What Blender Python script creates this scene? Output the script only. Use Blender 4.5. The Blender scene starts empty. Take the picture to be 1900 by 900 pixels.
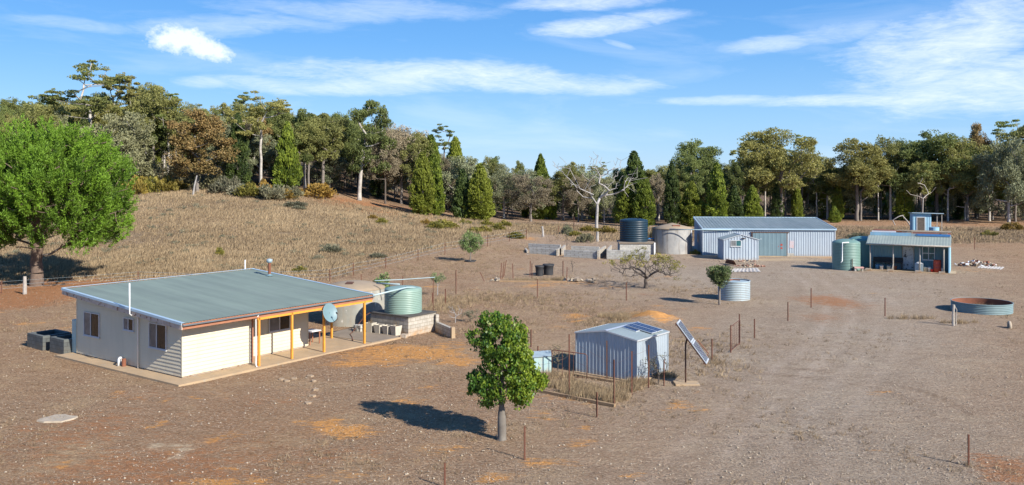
import bpy, math, random
import numpy as np
from mathutils import Vector, Matrix, Euler
R = math.radians
scn = bpy.context.scene
C = scn.collection

# ------------------------------------------------------------------ camera
CAMH, F0 = 9.0, 1600.0            # eye height (m), focal length in px of a 1900 px wide frame
cam = bpy.data.objects.new('camera', bpy.data.cameras.new('camera')); C.objects.link(cam)
cam.location = (0, 0, CAMH); cam.rotation_euler = (R(90), 0, 0)
cam.data.sensor_width = 36; cam.data.lens = F0 / 1900 * 36
cam.data.shift_y = -(450 - 330) / 1900
cam.data.clip_start = 0.5; cam.data.clip_end = 6000
scn.camera = cam

# ------------------------------------------------------------------ light
SUN_AZ, SUN_EL = 133.0, 32.0      # compass degrees clockwise from +Y, degrees up
sd = Vector((math.sin(R(SUN_AZ)) * math.cos(R(SUN_EL)), math.cos(R(SUN_AZ)) * math.cos(R(SUN_EL)), math.sin(R(SUN_EL))))
sl = bpy.data.lights.new('sun', 'SUN'); sl.energy = 5.0; sl.angle = R(0.5); sl.color = (1.0, 0.94, 0.84)
so = bpy.data.objects.new('sun', sl); C.objects.link(so); so.location = (40, -40, 60)
so.rotation_euler = (-sd).to_track_quat('-Z', 'Y').to_euler()
scn.view_settings.view_transform = 'Standard'; scn.view_settings.look = 'None'
scn.view_settings.exposure = 0.74; scn.view_settings.gamma = 1

world = bpy.data.worlds.new('World'); scn.world = world; world.use_nodes = True
def build_world():
    nt = world.node_tree; N = nt.nodes; L = nt.links; N.clear()
    def nd(t, **k):
        n = N.new(t)
        for a, b in k.items(): setattr(n, a, b)
        return n
    def mth(op, a, b=None, c=None, clamp=False):
        n = nd('ShaderNodeMath', operation=op, use_clamp=clamp)
        for i, v in enumerate((a, b, c)):
            if v is None: continue
            if isinstance(v, (int, float)): n.inputs[i].default_value = v
            else: L.new(v, n.inputs[i])
        return n.outputs[0]
    sky = nd('ShaderNodeTexSky', sky_type='NISHITA'); sky.sun_disc = False
    sky.sun_elevation = R(SUN_EL); sky.sun_rotation = R(SUN_AZ)
    sky.air_density = 1.0; sky.dust_density = 0.15; sky.ozone_density = 2.5; sky.altitude = 400
    hsv = nd('ShaderNodeHueSaturation'); hsv.inputs['Saturation'].default_value = 1.22; hsv.inputs['Value'].default_value = 1.0
    L.new(sky.outputs[0], hsv.inputs['Color'])
    tc = nd('ShaderNodeTexCoord'); sep = nd('ShaderNodeSeparateXYZ'); L.new(tc.outputs['Generated'], sep.inputs[0])
    # direction on the sky as azimuth and elevation in degrees
    az = mth('MULTIPLY', mth('ARCTAN2', sep.outputs[0], sep.outputs[1]), 57.2958)
    el = mth('MULTIPLY', mth('ARCSINE', sep.outputs[2]), 57.2958)
    # clear winter sky: a deeper blue than the sky model gives near the horizon
    gr = nd('ShaderNodeValToRGB'); L.new(mth('DIVIDE', el, 40.0, clamp=True), gr.inputs[0]); ce = gr.color_ramp.elements
    ce[0].position = 0.0; ce[0].color = (2.0, 3.5, 5.3, 1); ce[1].position = 1.0; ce[1].color = (.20, .95, 3.0, 1)
    for p_, c_ in ((.10, (1.45, 3.0, 5.2, 1)), (.22, (.75, 2.25, 4.9, 1)), (.38, (.40, 1.6, 4.3, 1)), (.6, (.28, 1.3, 3.9, 1))): e_ = ce.new(p_); e_.color = c_
    base = nd('ShaderNodeMixRGB', blend_type='MIX'); base.inputs[0].default_value = .82; L.new(hsv.outputs[0], base.inputs[1]); L.new(gr.outputs[0], base.inputs[2])
    def noise(sx, sy, scale, detail, seed, rough=0.55, dist=0.0, shear=0.0):
        x = mth('ADD', mth('MULTIPLY', az, sx), mth('MULTIPLY', el, shear)); y = mth('MULTIPLY', el, sy)
        cb = nd('ShaderNodeCombineXYZ'); L.new(x, cb.inputs[0]); L.new(y, cb.inputs[1]); cb.inputs[2].default_value = seed
        n = nd('ShaderNodeTexNoise'); n.inputs['Scale'].default_value = scale; n.inputs['Detail'].default_value = detail
        n.inputs['Roughness'].default_value = rough; n.inputs['Distortion'].default_value = dist
        L.new(cb.outputs[0], n.inputs['Vector']); return n.outputs['Fac']
    wob1 = mth('SUBTRACT', noise(1, 1, 0.10, 4, 3.1), 0.5); wob2 = mth('SUBTRACT', noise(1, 1, 0.14, 4, 9.7), 0.5)
    def ell(a0, e0, ra, re, slope=0.0, w=1.0):       # soft ellipse: 1 at its centre, 0 outside; slope in deg/deg
        da = mth('SUBTRACT', az, a0); da = mth('ADD', da, mth('MULTIPLY', wob1, ra * 1.0 * w))
        de = mth('SUBTRACT', el, e0); de = mth('SUBTRACT', de, mth('MULTIPLY', da, slope)); de = mth('ADD', de, mth('MULTIPLY', wob2, re * 2.0 * w))
        q = mth('ADD', mth('POWER', mth('ABSOLUTE', mth('DIVIDE', da, ra)), 2.0), mth('POWER', mth('ABSOLUTE', mth('DIVIDE', de, re)), 2.0))
        return mth('SUBTRACT', 1.0, q, clamp=True)
    def px(x, y):                                   # direction of a point of the photograph
        X, Z = (x - 950) / F0, (330 - y) / F0
        return math.degrees(math.atan2(X, 1)), math.degrees(math.atan2(Z, math.hypot(X, 1)))
    streak = noise(0.55, 2.2, 0.40, 10, 1.7, 0.68, 1.2, 0.9)
    fine = noise(0.5, 2.4, 1.3, 8, 5.2, 0.68, 1.6, -0.7)
    tex = mth('ADD', mth('MULTIPLY', streak, 0.65), mth('MULTIPLY', fine, 0.35))
    total = None
    for (x, y, rx, ry, s, k, w) in CLOUDS:
        a0, e0 = px(x, y)
        m = ell(a0, e0, rx / 28.0, ry / 28.0, s, w)
        c = mth('MULTIPLY', mth('SUBTRACT', mth('ADD', tex, mth('MULTIPLY', m, 0.46)), 0.585), 1.7, clamp=True)
        c = mth('MULTIPLY', mth('MULTIPLY', c, mth('SMOOTH_MIN', mth('MULTIPLY', m, 1.8), 1.0, 0.4)), k * .80)
        total = c if total is None else mth('MAXIMUM', total, c)
    puff_t = noise(1.0, 1.3, 1.5, 8, 7.7, 0.6)
    for (x, y, rx, ry, s) in PUFFS:
        a0, e0 = px(x, y)
        m = ell(a0, e0, rx / 28.0, ry / 28.0, s, 0.25)
        c = mth('MULTIPLY', mth('SUBTRACT', mth('ADD', mth('MULTIPLY', puff_t, 1.3), mth('MULTIPLY', m, 0.85)), 0.86), 1.9, clamp=True)
        total = mth('MAXIMUM', total, mth('MULTIPLY', mth('MULTIPLY', c, mth('MULTIPLY', m, 4.0, clamp=True)), 0.78))
    # faint veil everywhere high up
    veil = mth('MULTIPLY', mth('SUBTRACT', noise(0.35, 1.6, 0.22, 7, 2.3, 0.6, 0.5, 0.4), 0.52, clamp=True), 0.8)
    total = mth('MAXIMUM', total, veil)
    bg = nd('ShaderNodeMixRGB', blend_type='MIX'); L.new(total, bg.inputs[0]); L.new(base.outputs[0], bg.inputs[1]); bg.inputs[2].default_value = (6.4, 6.75, 7.3, 1)
    b = nd('ShaderNodeBackground'); L.new(bg.outputs[0], b.inputs[0]); b.inputs[1].default_value = 0.112
    o = nd('ShaderNodeOutputWorld'); L.new(b.outputs[0], o.inputs[0])
CLOUDS = [  # x, y, rx, ry (px of the photo, used as directions on the sky), slope, strength, wobble
    (860, 140, 420, 36, -0.03, 0.95, 1.0), (640, 158, 330, 22, 0.0, 0.8, 1.0), (390, 152, 80, 14, 0.0, 0.7, 0.6), (1060, 160, 240, 24, -0.02, 0.8, 0.8),
    (1130, 46, 190, 22, 0.08, 0.95, 0.8), (1090, 6, 190, 18, 0.0, 0.9, 0.8), (700, 20, 330, 26, 0.03, 0.5, 1.0), (420, 48, 260, 24, 0.06, 0.5, 1.0),
    (1760, 80, 260, 75, 0.15, 1.0, 1.0), (1830, 150, 330, 60, 0.0, 0.95, 0.9), (1650, 184, 330, 15, 0.0, 0.95, 0.5), (1350, 187, 160, 12, 0.0, 0.75, 0.5),
    (1420, 84, 110, 20, 0.05, 0.75, 0.6), (1560, 60, 130, 24, 0.12, 0.5, 0.8), (120, 46, 150, 14, 0.0, 0.4, 1.0), (1150, 82, 40, 8, -0.3, 0.5, 0.4)]
PUFFS = [(335, 72, 76, 32, -0.04), (385, 90, 62, 24, -0.25)]
build_world()

# ------------------------------------------------------------------ helpers
def interp(x, tab): return np.interp(x, [t[0] for t in tab], [t[1] for t in tab])
A_TAB = [(-400, 10.5), (-170, 9.0), (-90, 8.0), (-66, 7.6), (-51, 7.3), (-42, 6.8), (-36, 6.1), (-26, 4.2), (-19, 3.2), (-9, 1.7), (5, .6), (20, .1), (40, 0.0), (400, 0.0)]
def terr(X, Y):
    X = np.asarray(X, float); Y = np.asarray(Y, float)
    t = np.clip((Y - 68) / 82, 0, None)
    g = np.where(t < .25, 2 * t * t, t - .125); g = g / .875
    far = 1 + np.clip(Y - 150, 0, 190) * 0.0112
    g = np.where(Y > 150, far, np.minimum(g, 1.0))
    h = interp(X, A_TAB) * g
    h = h + np.clip((Y - 165) / 200, 0, 1) * 0.8 * np.clip((X - 0) / 40, 0, 1)
    und = 0.10 * np.sin(X * .11 + 1.3) * np.sin(Y * .09) * np.clip((Y - 75) / 30, 0, 1)
    return h + und
def G(px, py, z=0.0):
    Y = F0 * (CAMH - z) / (py - 330); return ((px - 950) / F0 * Y, Y)
def GT(px, Y): X = (px - 950) / F0 * Y; return (X, Y, float(terr(X, Y)))
def ground_at(px, py):              # the point of the terrain on which the photo shows something standing
    Y = 20.0
    while Y < 400:
        X = (px - 950) / F0 * Y
        if 330 + F0 * (CAMH - float(terr(X, Y))) / Y <= py: break
        Y += .1
    return (X, Y, float(terr(X, Y)))

EDGE = [(-150, 142), (240, 148), (400, 150), (560, 152), (667, 164), (760, 158), (850, 163), (1000, 164), (1250, 166), (1550, 178), (1950, 172), (2100, 172)]
def tag(o, label=None, cat=None, group=None, kind=None):
    if label: o['label'] = label
    if cat: o['category'] = cat
    if group: o['group'] = group
    if kind: o['kind'] = kind
    return o
def thing(name, label, cat, loc=(0, 0, 0), rz=0.0, group=None):
    o = bpy.data.objects.new(name, None); C.objects.link(o); o.empty_display_size = .3
    o.location = loc; o.rotation_euler = (0, 0, R(rz)); return tag(o, label, cat, group)
def copy_tree(o, parent=None):
    c = o.copy(); C.objects.link(c)
    if parent is not None: c.parent = parent
    for ch in list(o.children): copy_tree(ch, c)
    return c

class MB:
    def __init__(s): s.v = []; s.f = []; s.m = []; s.mi = 0
    def add(s, vs, fs):
        b = len(s.v); s.v += [tuple(v) for v in vs]
        for f in fs: s.f.append([b + i for i in f]); s.m.append(s.mi)
        return s
    def box(s, x0, x1, y0, y1, z0, z1):
        return s.add([(x0, y0, z0), (x1, y0, z0), (x1, y1, z0), (x0, y1, z0), (x0, y0, z1), (x1, y0, z1), (x1, y1, z1), (x0, y1, z1)],
              [(0, 3, 2, 1), (4, 5, 6, 7), (0, 1, 5, 4), (1, 2, 6, 5), (2, 3, 7, 6), (3, 0, 4, 7)])
    def hexa(s, pts): # 4 bottom, 4 top
        return s.add(pts, [(0, 3, 2, 1), (4, 5, 6, 7), (0, 1, 5, 4), (1, 2, 6, 5), (2, 3, 7, 6), (3, 0, 4, 7)])
    def obox(s, M, sx, sy, sz):
        vs = [M @ Vector((x * sx / 2, y * sy / 2, z * sz / 2)) for z in (-1, 1) for (x, y) in ((-1, -1), (1, -1), (1, 1), (-1, 1))]
        return s.hexa(vs)
    def lathe(s, prof, n=32, c=(0, 0, 0), ph=0.0, wob=None):
        b = []
        for (r, z) in prof:
            for k in range(n):
                a = 2 * math.pi * k / n + ph; rr = r * (1 + (wob(a, z) if wob else 0))
                b.append((c[0] + rr * math.cos(a), c[1] + rr * math.sin(a), c[2] + z))
        fs = [(i * n + k, i * n + (k + 1) % n, (i + 1) * n + (k + 1) % n, (i + 1) * n + k) for i in range(len(prof) - 1) for k in range(n)]
        return s.add(b, fs)
    def disc(s, r, z, n=32, c=(0, 0, 0), up=True):
        vs = [(c[0] + r * math.cos(2 * math.pi * k / n), c[1] + r * math.sin(2 * math.pi * k / n), c[2] + z) for k in range(n)]
        return s.add(vs, [tuple(range(n)) if up else tuple(reversed(range(n)))])
    def cyl(s, c, r, h, n=16, r2=None):
        r2 = r if r2 is None else r2
        s.lathe([(r, 0), (r2, h)], n, c); s.disc(r2, h, n, c); s.disc(r, 0, n, c, False); return s
    def tube(s, pts, r, n=8, caps=True):
        pts = [Vector(p) for p in pts]; rs = r if isinstance(r, (list, tuple)) else [r] * len(pts)
        vs = []; prev = None
        for i, p in enumerate(pts):
            d = (pts[min(i + 1, len(pts) - 1)] - pts[max(i - 1, 0)]).normalized()
            u = d.cross(Vector((0, 0, 1)))
            if u.length < .05: u = d.cross(Vector((1, 0, 0)))
            u.normalize()
            if prev is not None and u.dot(prev) < 0: u = -u
            prev = u; w = d.cross(u)
            for k in range(n):
                a = 2 * math.pi * k / n; vs.append(p + (u * math.cos(a) + w * math.sin(a)) * rs[i])
        fs = [(i * n + k, i * n + (k + 1) % n, (i + 1) * n + (k + 1) % n, (i + 1) * n + k) for i in range(len(pts) - 1) for k in range(n)]
        if caps: fs += [tuple(reversed(range(n))), tuple(range((len(pts) - 1) * n, len(pts) * n))]
        return s.add(vs, fs)
    def build(s, name, mat, parent=None, smooth=False, bevel=0.0):
        me = bpy.data.meshes.new(name); me.from_pydata(s.v, [], s.f); me.validate()
        mats = mat if isinstance(mat, (list, tuple)) else [mat]
        for m in mats: me.materials.append(m)
        if len(mats) > 1 and len(s.m) == len(me.polygons): me.polygons.foreach_set('material_index', s.m)
        if smooth: me.polygons.foreach_set('use_smooth', [True] * len(me.polygons))
        o = bpy.data.objects.new(name, me); C.objects.link(o)
        if parent is not None: o.parent = parent
        if bevel:
            md = o.modifiers.new('bevel', 'BEVEL'); md.width = bevel; md.segments = 2; md.limit_method = 'ANGLE'
        me.update(); return o

def mesh_np(name, V, Q, mat, parent=None, tint=None, nper=4, smooth=False):
    me = bpy.data.meshes.new(name); n = len(V)
    me.vertices.add(n); me.vertices.foreach_set('co', np.asarray(V, np.float32).ravel())
    Q = np.asarray(Q, np.int32); me.loops.add(Q.size); me.loops.foreach_set('vertex_index', Q.ravel())
    me.polygons.add(len(Q)); me.polygons.foreach_set('loop_start', np.arange(0, Q.size, Q.shape[1], dtype=np.int32))
    me.polygons.foreach_set('loop_total', np.full(len(Q), Q.shape[1], np.int32))
    if smooth: me.polygons.foreach_set('use_smooth', np.ones(len(Q), bool))
    me.update(calc_edges=True)
    if tint is not None:
        at = me.attributes.new('tint', 'FLOAT', 'POINT'); at.data.foreach_set('value', np.asarray(tint, np.float32))
    me.materials.append(mat); o = bpy.data.objects.new(name, me); C.objects.link(o)
    if parent is not None: o.parent = parent
    return o

# ------------------------------------------------------------------ materials
def newmat(name):
    m = bpy.data.materials.new(name); m.use_nodes = True; nt = m.node_tree
    b = nt.nodes['Principled BSDF']; return m, nt, b
def col(c): return (c[0], c[1], c[2], 1)
def nz(nt, scale, detail=4, rough=.55, vec=None, dist=0.0):
    n = nt.nodes.new('ShaderNodeTexNoise'); n.inputs['Scale'].default_value = scale; n.inputs['Detail'].default_value = detail
    n.inputs['Roughness'].default_value = rough; n.inputs['Distortion'].default_value = dist
    if vec is not None: nt.links.new(vec, n.inputs['Vector'])
    return n.outputs['Fac']
def ramp(nt, fac, lo, hi):
    n = nt.nodes.new('ShaderNodeMapRange'); n.inputs[1].default_value = lo; n.inputs[2].default_value = hi; n.clamp = True
    nt.links.new(fac, n.inputs[0]); return n.outputs[0]
def mul(nt, a, b):
    n = nt.nodes.new('ShaderNodeMath'); n.operation = 'MULTIPLY'
    for i, v in enumerate((a, b)):
        if isinstance(v, (int, float)): n.inputs[i].default_value = v
        else: nt.links.new(v, n.inputs[i])
    return n.outputs[0]
def mix(nt, fac, a, b, mode='MIX'):
    n = nt.nodes.new('ShaderNodeMixRGB'); n.blend_type = mode
    for i, v in enumerate((fac, a, b)):
        if isinstance(v, (int, float)): n.inputs[i].default_value = v
        elif isinstance(v, tuple): n.inputs[i].default_value = col(v)
        else: nt.links.new(v, n.inputs[i])
    return n.outputs[0]
def objvec(nt, sc=(1, 1, 1)):
    tc = nt.nodes.new('ShaderNodeTexCoord'); mp = nt.nodes.new('ShaderNodeMapping'); mp.inputs['Scale'].default_value = sc
    nt.links.new(tc.outputs['Object'], mp.inputs[0]); return mp.outputs[0]
def paint(name, c1, c2=None, rough=.6, metal=0.0, scale=1.5, streak=None, streak_c=None, streak_amt=.5, bump=0.0, bscale=20, spec=.5, speck=None, smap=None, grime=None):
    """surface colour varying between c1 and c2, optional vertical streaks of stain and specks of wear"""
    m, nt, b = newmat(name); v = objvec(nt)
    c2 = c2 or tuple(x * .82 for x in c1)
    f = ramp(nt, nz(nt, scale, 6, .6, v), .32, .68); c = mix(nt, f, c1, c2)
    if streak_c:
        sv = objvec(nt, (streak or 3, streak or 3, .25)); s = ramp(nt, nz(nt, 1.0, 5, .6, sv), .5, .72)
        c = mix(nt, mul(nt, s, streak_amt), c, streak_c)
    if speck:
        s = ramp(nt, nz(nt, speck[1], 5, .7, v), speck[2], speck[2] + .08); c = mix(nt, s, c, speck[0])
    if smap:      # long streaks of weathering: (mapping scale, colour, amount)
        s = ramp(nt, nz(nt, 1.0, 6, .65, objvec(nt, smap[0])), .42, .66); c = mix(nt, mul(nt, s, smap[2]), c, smap[1])
    if grime:     # splashed dirt on the lowest part, ragged edge: (height, colour)
        sp = nt.nodes.new('ShaderNodeSeparateXYZ'); nt.links.new(v, sp.inputs[0]); a_ = nt.nodes.new('ShaderNodeMath'); a_.operation = 'MULTIPLY_ADD'; nt.links.new(nz(nt, 3.0, 6, .7, v), a_.inputs[0]); a_.inputs[1].default_value = grime[0] * 1.6; a_.inputs[2].default_value = -grime[0] * .3
        d_ = nt.nodes.new('ShaderNodeMath'); d_.operation = 'SUBTRACT'; nt.links.new(a_.outputs[0], d_.inputs[0]); nt.links.new(sp.outputs[2], d_.inputs[1]); c = mix(nt, mul(nt, ramp(nt, d_.outputs[0], 0, grime[0] * .6), .6), c, grime[1])
    nt.links.new(c, b.inputs['Base Color']); b.inputs['Roughness'].default_value = rough; b.inputs['Metallic'].default_value = metal
    b.inputs['Specular IOR Level'].default_value = spec
    if bump:
        bn = nt.nodes.new('ShaderNodeBump'); bn.inputs['Strength'].default_value = bump; bn.inputs['Distance'].default_value = .02
        nt.links.new(nz(nt, bscale, 4, .6, v), bn.inputs['Height']); nt.links.new(bn.outputs[0], b.inputs['Normal'])
    return m
def foliage(name, dark, light, warm=None, rnd=.25, trans=.22, rough=.6):
    m, nt, b = newmat(name); at = nt.nodes.new('ShaderNodeAttribute'); at.attribute_name = 'tint'
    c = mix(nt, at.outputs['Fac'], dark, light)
    oi = nt.nodes.new('ShaderNodeObjectInfo')
    if warm: c = mix(nt, mul(nt, ramp(nt, oi.outputs['Random'], .45, 1.0), .6), c, warm)
    br = nt.nodes.new('ShaderNodeMapRange'); br.inputs[3].default_value = 1 - rnd; br.inputs[4].default_value = 1 + rnd
    mm = nt.nodes.new('ShaderNodeMath'); mm.operation = 'FRACT'; nt.links.new(mul(nt, oi.outputs['Random'], 7.31), mm.inputs[0]); nt.links.new(mm.outputs[0], br.inputs[0])
    hs = nt.nodes.new('ShaderNodeHueSaturation'); nt.links.new(br.outputs[0], hs.inputs['Value']); nt.links.new(c, hs.inputs['Color'])
    nt.links.new(hs.outputs[0], b.inputs['Base Color']); b.inputs['Roughness'].default_value = rough; b.inputs['Specular IOR Level'].default_value = .3
    tr = nt.nodes.new('ShaderNodeBsdfTranslucent'); nt.links.new(hs.outputs[0], tr.inputs[0])
    ms = nt.nodes.new('ShaderNodeMixShader'); ms.inputs[0].default_value = trans
    nt.links.new(b.outputs[0], ms.inputs[1]); nt.links.new(tr.outputs[0], ms.inputs[2])
    nt.links.new(ms.outputs[0], nt.nodes['Material Output'].inputs[0]); return m
def glass(name, c, rough=.08):
    m, nt, b = newmat(name); v = objvec(nt)
    nt.links.new(mix(nt, ramp(nt, nz(nt, 2, 3, .5, v), .4, .6), c, tuple(x * .6 for x in c)), b.inputs['Base Color'])
    b.inputs['Roughness'].default_value = rough; b.inputs['Specular IOR Level'].default_value = .5; return m

M = {}
def mk():
    P = paint
    M['siding'] = P('siding', (.62, .55, .405), (.55, .49, .36), .55, scale=.7, streak=2, streak_c=(.45, .39, .28), streak_amt=.25, grime=(.55, (.40, .28, .17)))
    M['siding_shadow'] = M['siding']
    M['roof'] = P('roof_metal', (.20, .250, .217), (.172, .216, .190), .62, .0, scale=.35, streak=1, streak_c=(.20, .24, .22), streak_amt=.4, spec=.25, smap=((1.6, .10, 1), (.120, .150, .140), .5))
    M['trim_blue'] = P('trim_metal', (.42, .55, .64), (.34, .46, .56), .45, .2, scale=1)
    M['dark_gutter'] = P('dark_gutter', (.13, .16, .18), (.10, .12, .135), .6, scale=2, spec=.3)
    M['barge'] = P('barge_timber', (.42, .32, .25), (.55, .47, .40), .8, scale=3, speck=((.20, .09, .05), 4, .55))
    M['fascia'] = P('fascia', (.36, .15, .08), (.28, .12, .07), .7, scale=3)
    M['yellow'] = P('yellow_paint', (.70, .31, .04), (.58, .25, .035), .55, scale=4, speck=((.45, .22, .06), 9, .62))
    M['slab'] = P('concrete_slab', (.42, .30, .18), (.33, .24, .15), .9, scale=1.2, bump=.2, speck=((.34, .28, .20), 2.5, .58))
    M['slab_dark'] = P('old_slab', (.185, .15, .115), (.25, .20, .15), .95, scale=1.0, bump=.3, speck=((.16, .13, .10), 3, .58))
    M['block'] = block_mat('block', (.44, .40, .34), (.36, .33, .28), (.20, .17, .13), (.42, .24, .11))
    M['block_grey'] = block_mat('block_grey', (.47, .46, .42), (.37, .37, .35), (.22, .20, .17), (.34, .29, .22))
    M['block_dark'] = block_mat('block_dark', (.11, .12, .115), (.08, .09, .09), (.05, .05, .05), (.12, .10, .07))
    M['conc_tank'] = P('tank_concrete', (.36, .345, .29), (.24, .245, .225), .85, scale=1.2, streak=2.2, streak_c=(.30, .20, .12), streak_amt=.6, bump=.2, speck=((.60, .58, .52), 2.2, .60))
    M['conc_top'] = P('tank_concrete_roof', (.32, .245, .165), (.25, .195, .135), .9, scale=1.5, speck=((.28, .22, .17), 2.5, .6))
    M['grn_tank'] = P('green_tank', (.225, .325, .275), (.19, .285, .24), .45, scale=.8)
    M['grn_tank2'] = P('green_tank_old', (.14, .28, .25), (.12, .24, .215), .5, scale=.8)
    M['dark_tank'] = P('dark_tank', (.010, .028, .045), (.014, .035, .055), .45, spec=.35, scale=1)
    M['galv'] = P('galvanised', (.34, .42, .45), (.27, .35, .39), .6, .1, scale=1.3, streak=4, streak_c=(.24, .27, .28), streak_amt=.6, grime=(.3, (.30, .24, .17)))
    M['galv_ring'] = P('ring_galvanised', (.17, .245, .26), (.13, .195, .21), .65, .0, scale=1.5)
    M['zinc'] = P('zinc_wall', (.41, .475, .53), (.35, .41, .465), .48, .3, scale=.8, streak=3, streak_c=(.28, .30, .32), streak_amt=.45, grime=(.4, (.30, .22, .16)))
    M['zinc_long'] = P('zinc_long_shed', (.40, .465, .525), (.34, .40, .46), .55, .15, scale=.35, streak=2.2, streak_c=(.30, .33, .39), streak_amt=.7, grime=(.6, (.33, .27, .22)))
    M['zinc_roof'] = P('zinc_roof', (.18, .225, .235), (.145, .185, .195), .65, .0, spec=.3, smap=((.9, .08, 1), (.24, .28, .285), .6), scale=.3, streak=1, streak_c=(.30, .36, .38), streak_amt=.4)
    M['shed_roof'] = P('shed_roof', (.30, .355, .355), (.25, .30, .305), .5, .15, scale=.8)
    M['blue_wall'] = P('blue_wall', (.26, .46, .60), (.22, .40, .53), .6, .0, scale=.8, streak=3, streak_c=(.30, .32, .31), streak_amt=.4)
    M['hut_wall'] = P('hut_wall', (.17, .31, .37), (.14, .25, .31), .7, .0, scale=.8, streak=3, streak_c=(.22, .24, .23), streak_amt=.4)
    M['teal_door'] = P('teal_door', (.14, .215, .25), (.12, .185, .22), .6, .0, scale=.7, speck=((.42, .48, .5), 1.8, .66))
    M['hut_roof'] = P('hut_roof', (.27, .31, .28), (.22, .255, .235), .7, spec=.25, scale=.8)
    M['rust'] = P('rusty_steel', (.15, .055, .03), (.10, .04, .026), .85, .0, scale=8)
    M['rust_dk'] = P('dark_rusty_steel', (.07, .035, .025), (.11, .05, .03), .85, .0, scale=8)
    M['rust_in'] = P('rust_inside', (.23, .085, .045), (.16, .06, .035), .9, scale=2)
    M['red'] = P('red_paint', (.42, .06, .03), (.33, .05, .03), .55, scale=5, speck=((.15, .05, .03), 8, .6))
    M['wood'] = P('old_timber', (.30, .25, .19), (.22, .18, .14), .9, scale=5, bump=.3)
    M['wood_grey'] = P('weathered_post', (.40, .37, .33), (.28, .25, .22), .9, scale=6, bump=.3)
    M['beam'] = P('edging_timber', (.33, .22, .12), (.24, .16, .09), .9, scale=3)
    M['white'] = P('white_plastic', (.75, .76, .76), (.68, .69, .70), .4, scale=3)
    M['pipe'] = P('pale_pipe', (.33, .43, .45), (.29, .38, .40), .4, scale=3)
    M['white_frame'] = P('window_frame', (.55, .56, .57), (.48, .49, .5), .4, scale=5)
    M['potw'] = P('pot_plaster', (.52, .48, .40), (.44, .40, .33), .85, scale=6)
    M['black'] = P('black_rubber', (.020, .022, .026), (.03, .03, .033), .7, scale=4)
    M['blk_edge'] = P('bitumen_slab', (.05, .045, .04), (.09, .08, .07), .9, scale=3)
    M['dish'] = P('dish_grey', (.15, .235, .26), (.13, .21, .23), .45, scale=2)
    M['dark_gl'] = glass('dark_glass', (.025, .022, .02), .12)
    M['curt_gl'] = glass('curtained_glass', (.16, .165, .17), .25)
    M['teal_gl'] = glass('teal_glass', (.05, .17, .19), .2)
    M['cell'] = glass('solar_cells', (.012, .022, .07), .12)
    M['alu'] = P('aluminium', (.62, .65, .68), (.55, .58, .6), .35, .4, scale=4)
    M['blue_paint'] = P('pale_blue_paint', (.33, .50, .52), (.40, .50, .46), .6, scale=3, streak=5, streak_c=(.5, .45, .33), streak_amt=.5)
    M['bright_blue'] = P('blue_sheet', (.05, .22, .50), (.06, .18, .40), .6, scale=3)
    M['stepstone'] = P('stepping_stone', (.36, .27, .18), (.28, .205, .135), .95, scale=6)
    M['brick'] = P('brick', (.34, .16, .10), (.28, .22, .17), .9, scale=14)
    M['stone'] = P('stone', (.42, .35, .26), (.31, .26, .20), .9, scale=4, bump=.3)
    M['bark_w'] = P('bark_white', (.50, .46, .41), (.26, .23, .20), .8, scale=1.2, speck=((.22, .17, .13), 1.7, .62))
    M['bark_g'] = P('bark_grey', (.22, .19, .165), (.13, .11, .095), .9, scale=2.0)
    M['bark_d'] = P('bark_dark', (.075, .06, .05), (.13, .105, .085), .95, scale=3.0)
    M['bark_dead'] = P('bark_dead', (.40, .375, .35), (.24, .225, .21), .8, scale=2.0)
    M['bark_pine'] = P('bark_pine', (.17, .12, .09), (.10, .07, .055), .95, scale=4.0, bump=.4)
    M['bark_bottle'] = P('bark_bottle', (.115, .10, .085), (.20, .18, .155), .85, scale=3.0, streak=5, streak_c=(.13, .11, .09), streak_amt=.5)
def block_mat(name, c1, c2, joint, dirt):
    m, nt, b = newmat(name); tc = nt.nodes.new('ShaderNodeTexCoord')
    sp = nt.nodes.new('ShaderNodeSeparateXYZ'); nt.links.new(tc.outputs['Object'], sp.inputs[0])
    ad = nt.nodes.new('ShaderNodeMath'); nt.links.new(sp.outputs[0], ad.inputs[0]); nt.links.new(sp.outputs[1], ad.inputs[1])
    cb = nt.nodes.new('ShaderNodeCombineXYZ'); nt.links.new(ad.outputs[0], cb.inputs[0]); nt.links.new(sp.outputs[2], cb.inputs[1])
    bt = nt.nodes.new('ShaderNodeTexBrick'); nt.links.new(cb.outputs[0], bt.inputs['Vector']); bt.inputs['Scale'].default_value = 1
    bt.inputs['Brick Width'].default_value = .4; bt.inputs['Row Height'].default_value = .2; bt.inputs['Mortar Size'].default_value = .012
    bt.inputs['Color1'].default_value = col(c1); bt.inputs['Color2'].default_value = col(c2); bt.inputs['Mortar'].default_value = col(joint)
    c = mix(nt, mul(nt, ramp(nt, nz(nt, 2.2, 5, .6, tc.outputs['Object']), .45, .7), .6), bt.outputs[0], joint)
    low = nt.nodes.new('ShaderNodeMapRange'); low.inputs[1].default_value = .45; low.inputs[2].default_value = 0.0; nt.links.new(sp.outputs[2], low.inputs[0])
    c = mix(nt, mul(nt, low.outputs[0], ramp(nt, nz(nt, 3, 4, .6, tc.outputs['Object']), .35, .65)), c, dirt)
    nt.links.new(c, b.inputs['Base Color']); b.inputs['Roughness'].default_value = .92; return m
mk()
F_ = {}
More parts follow.
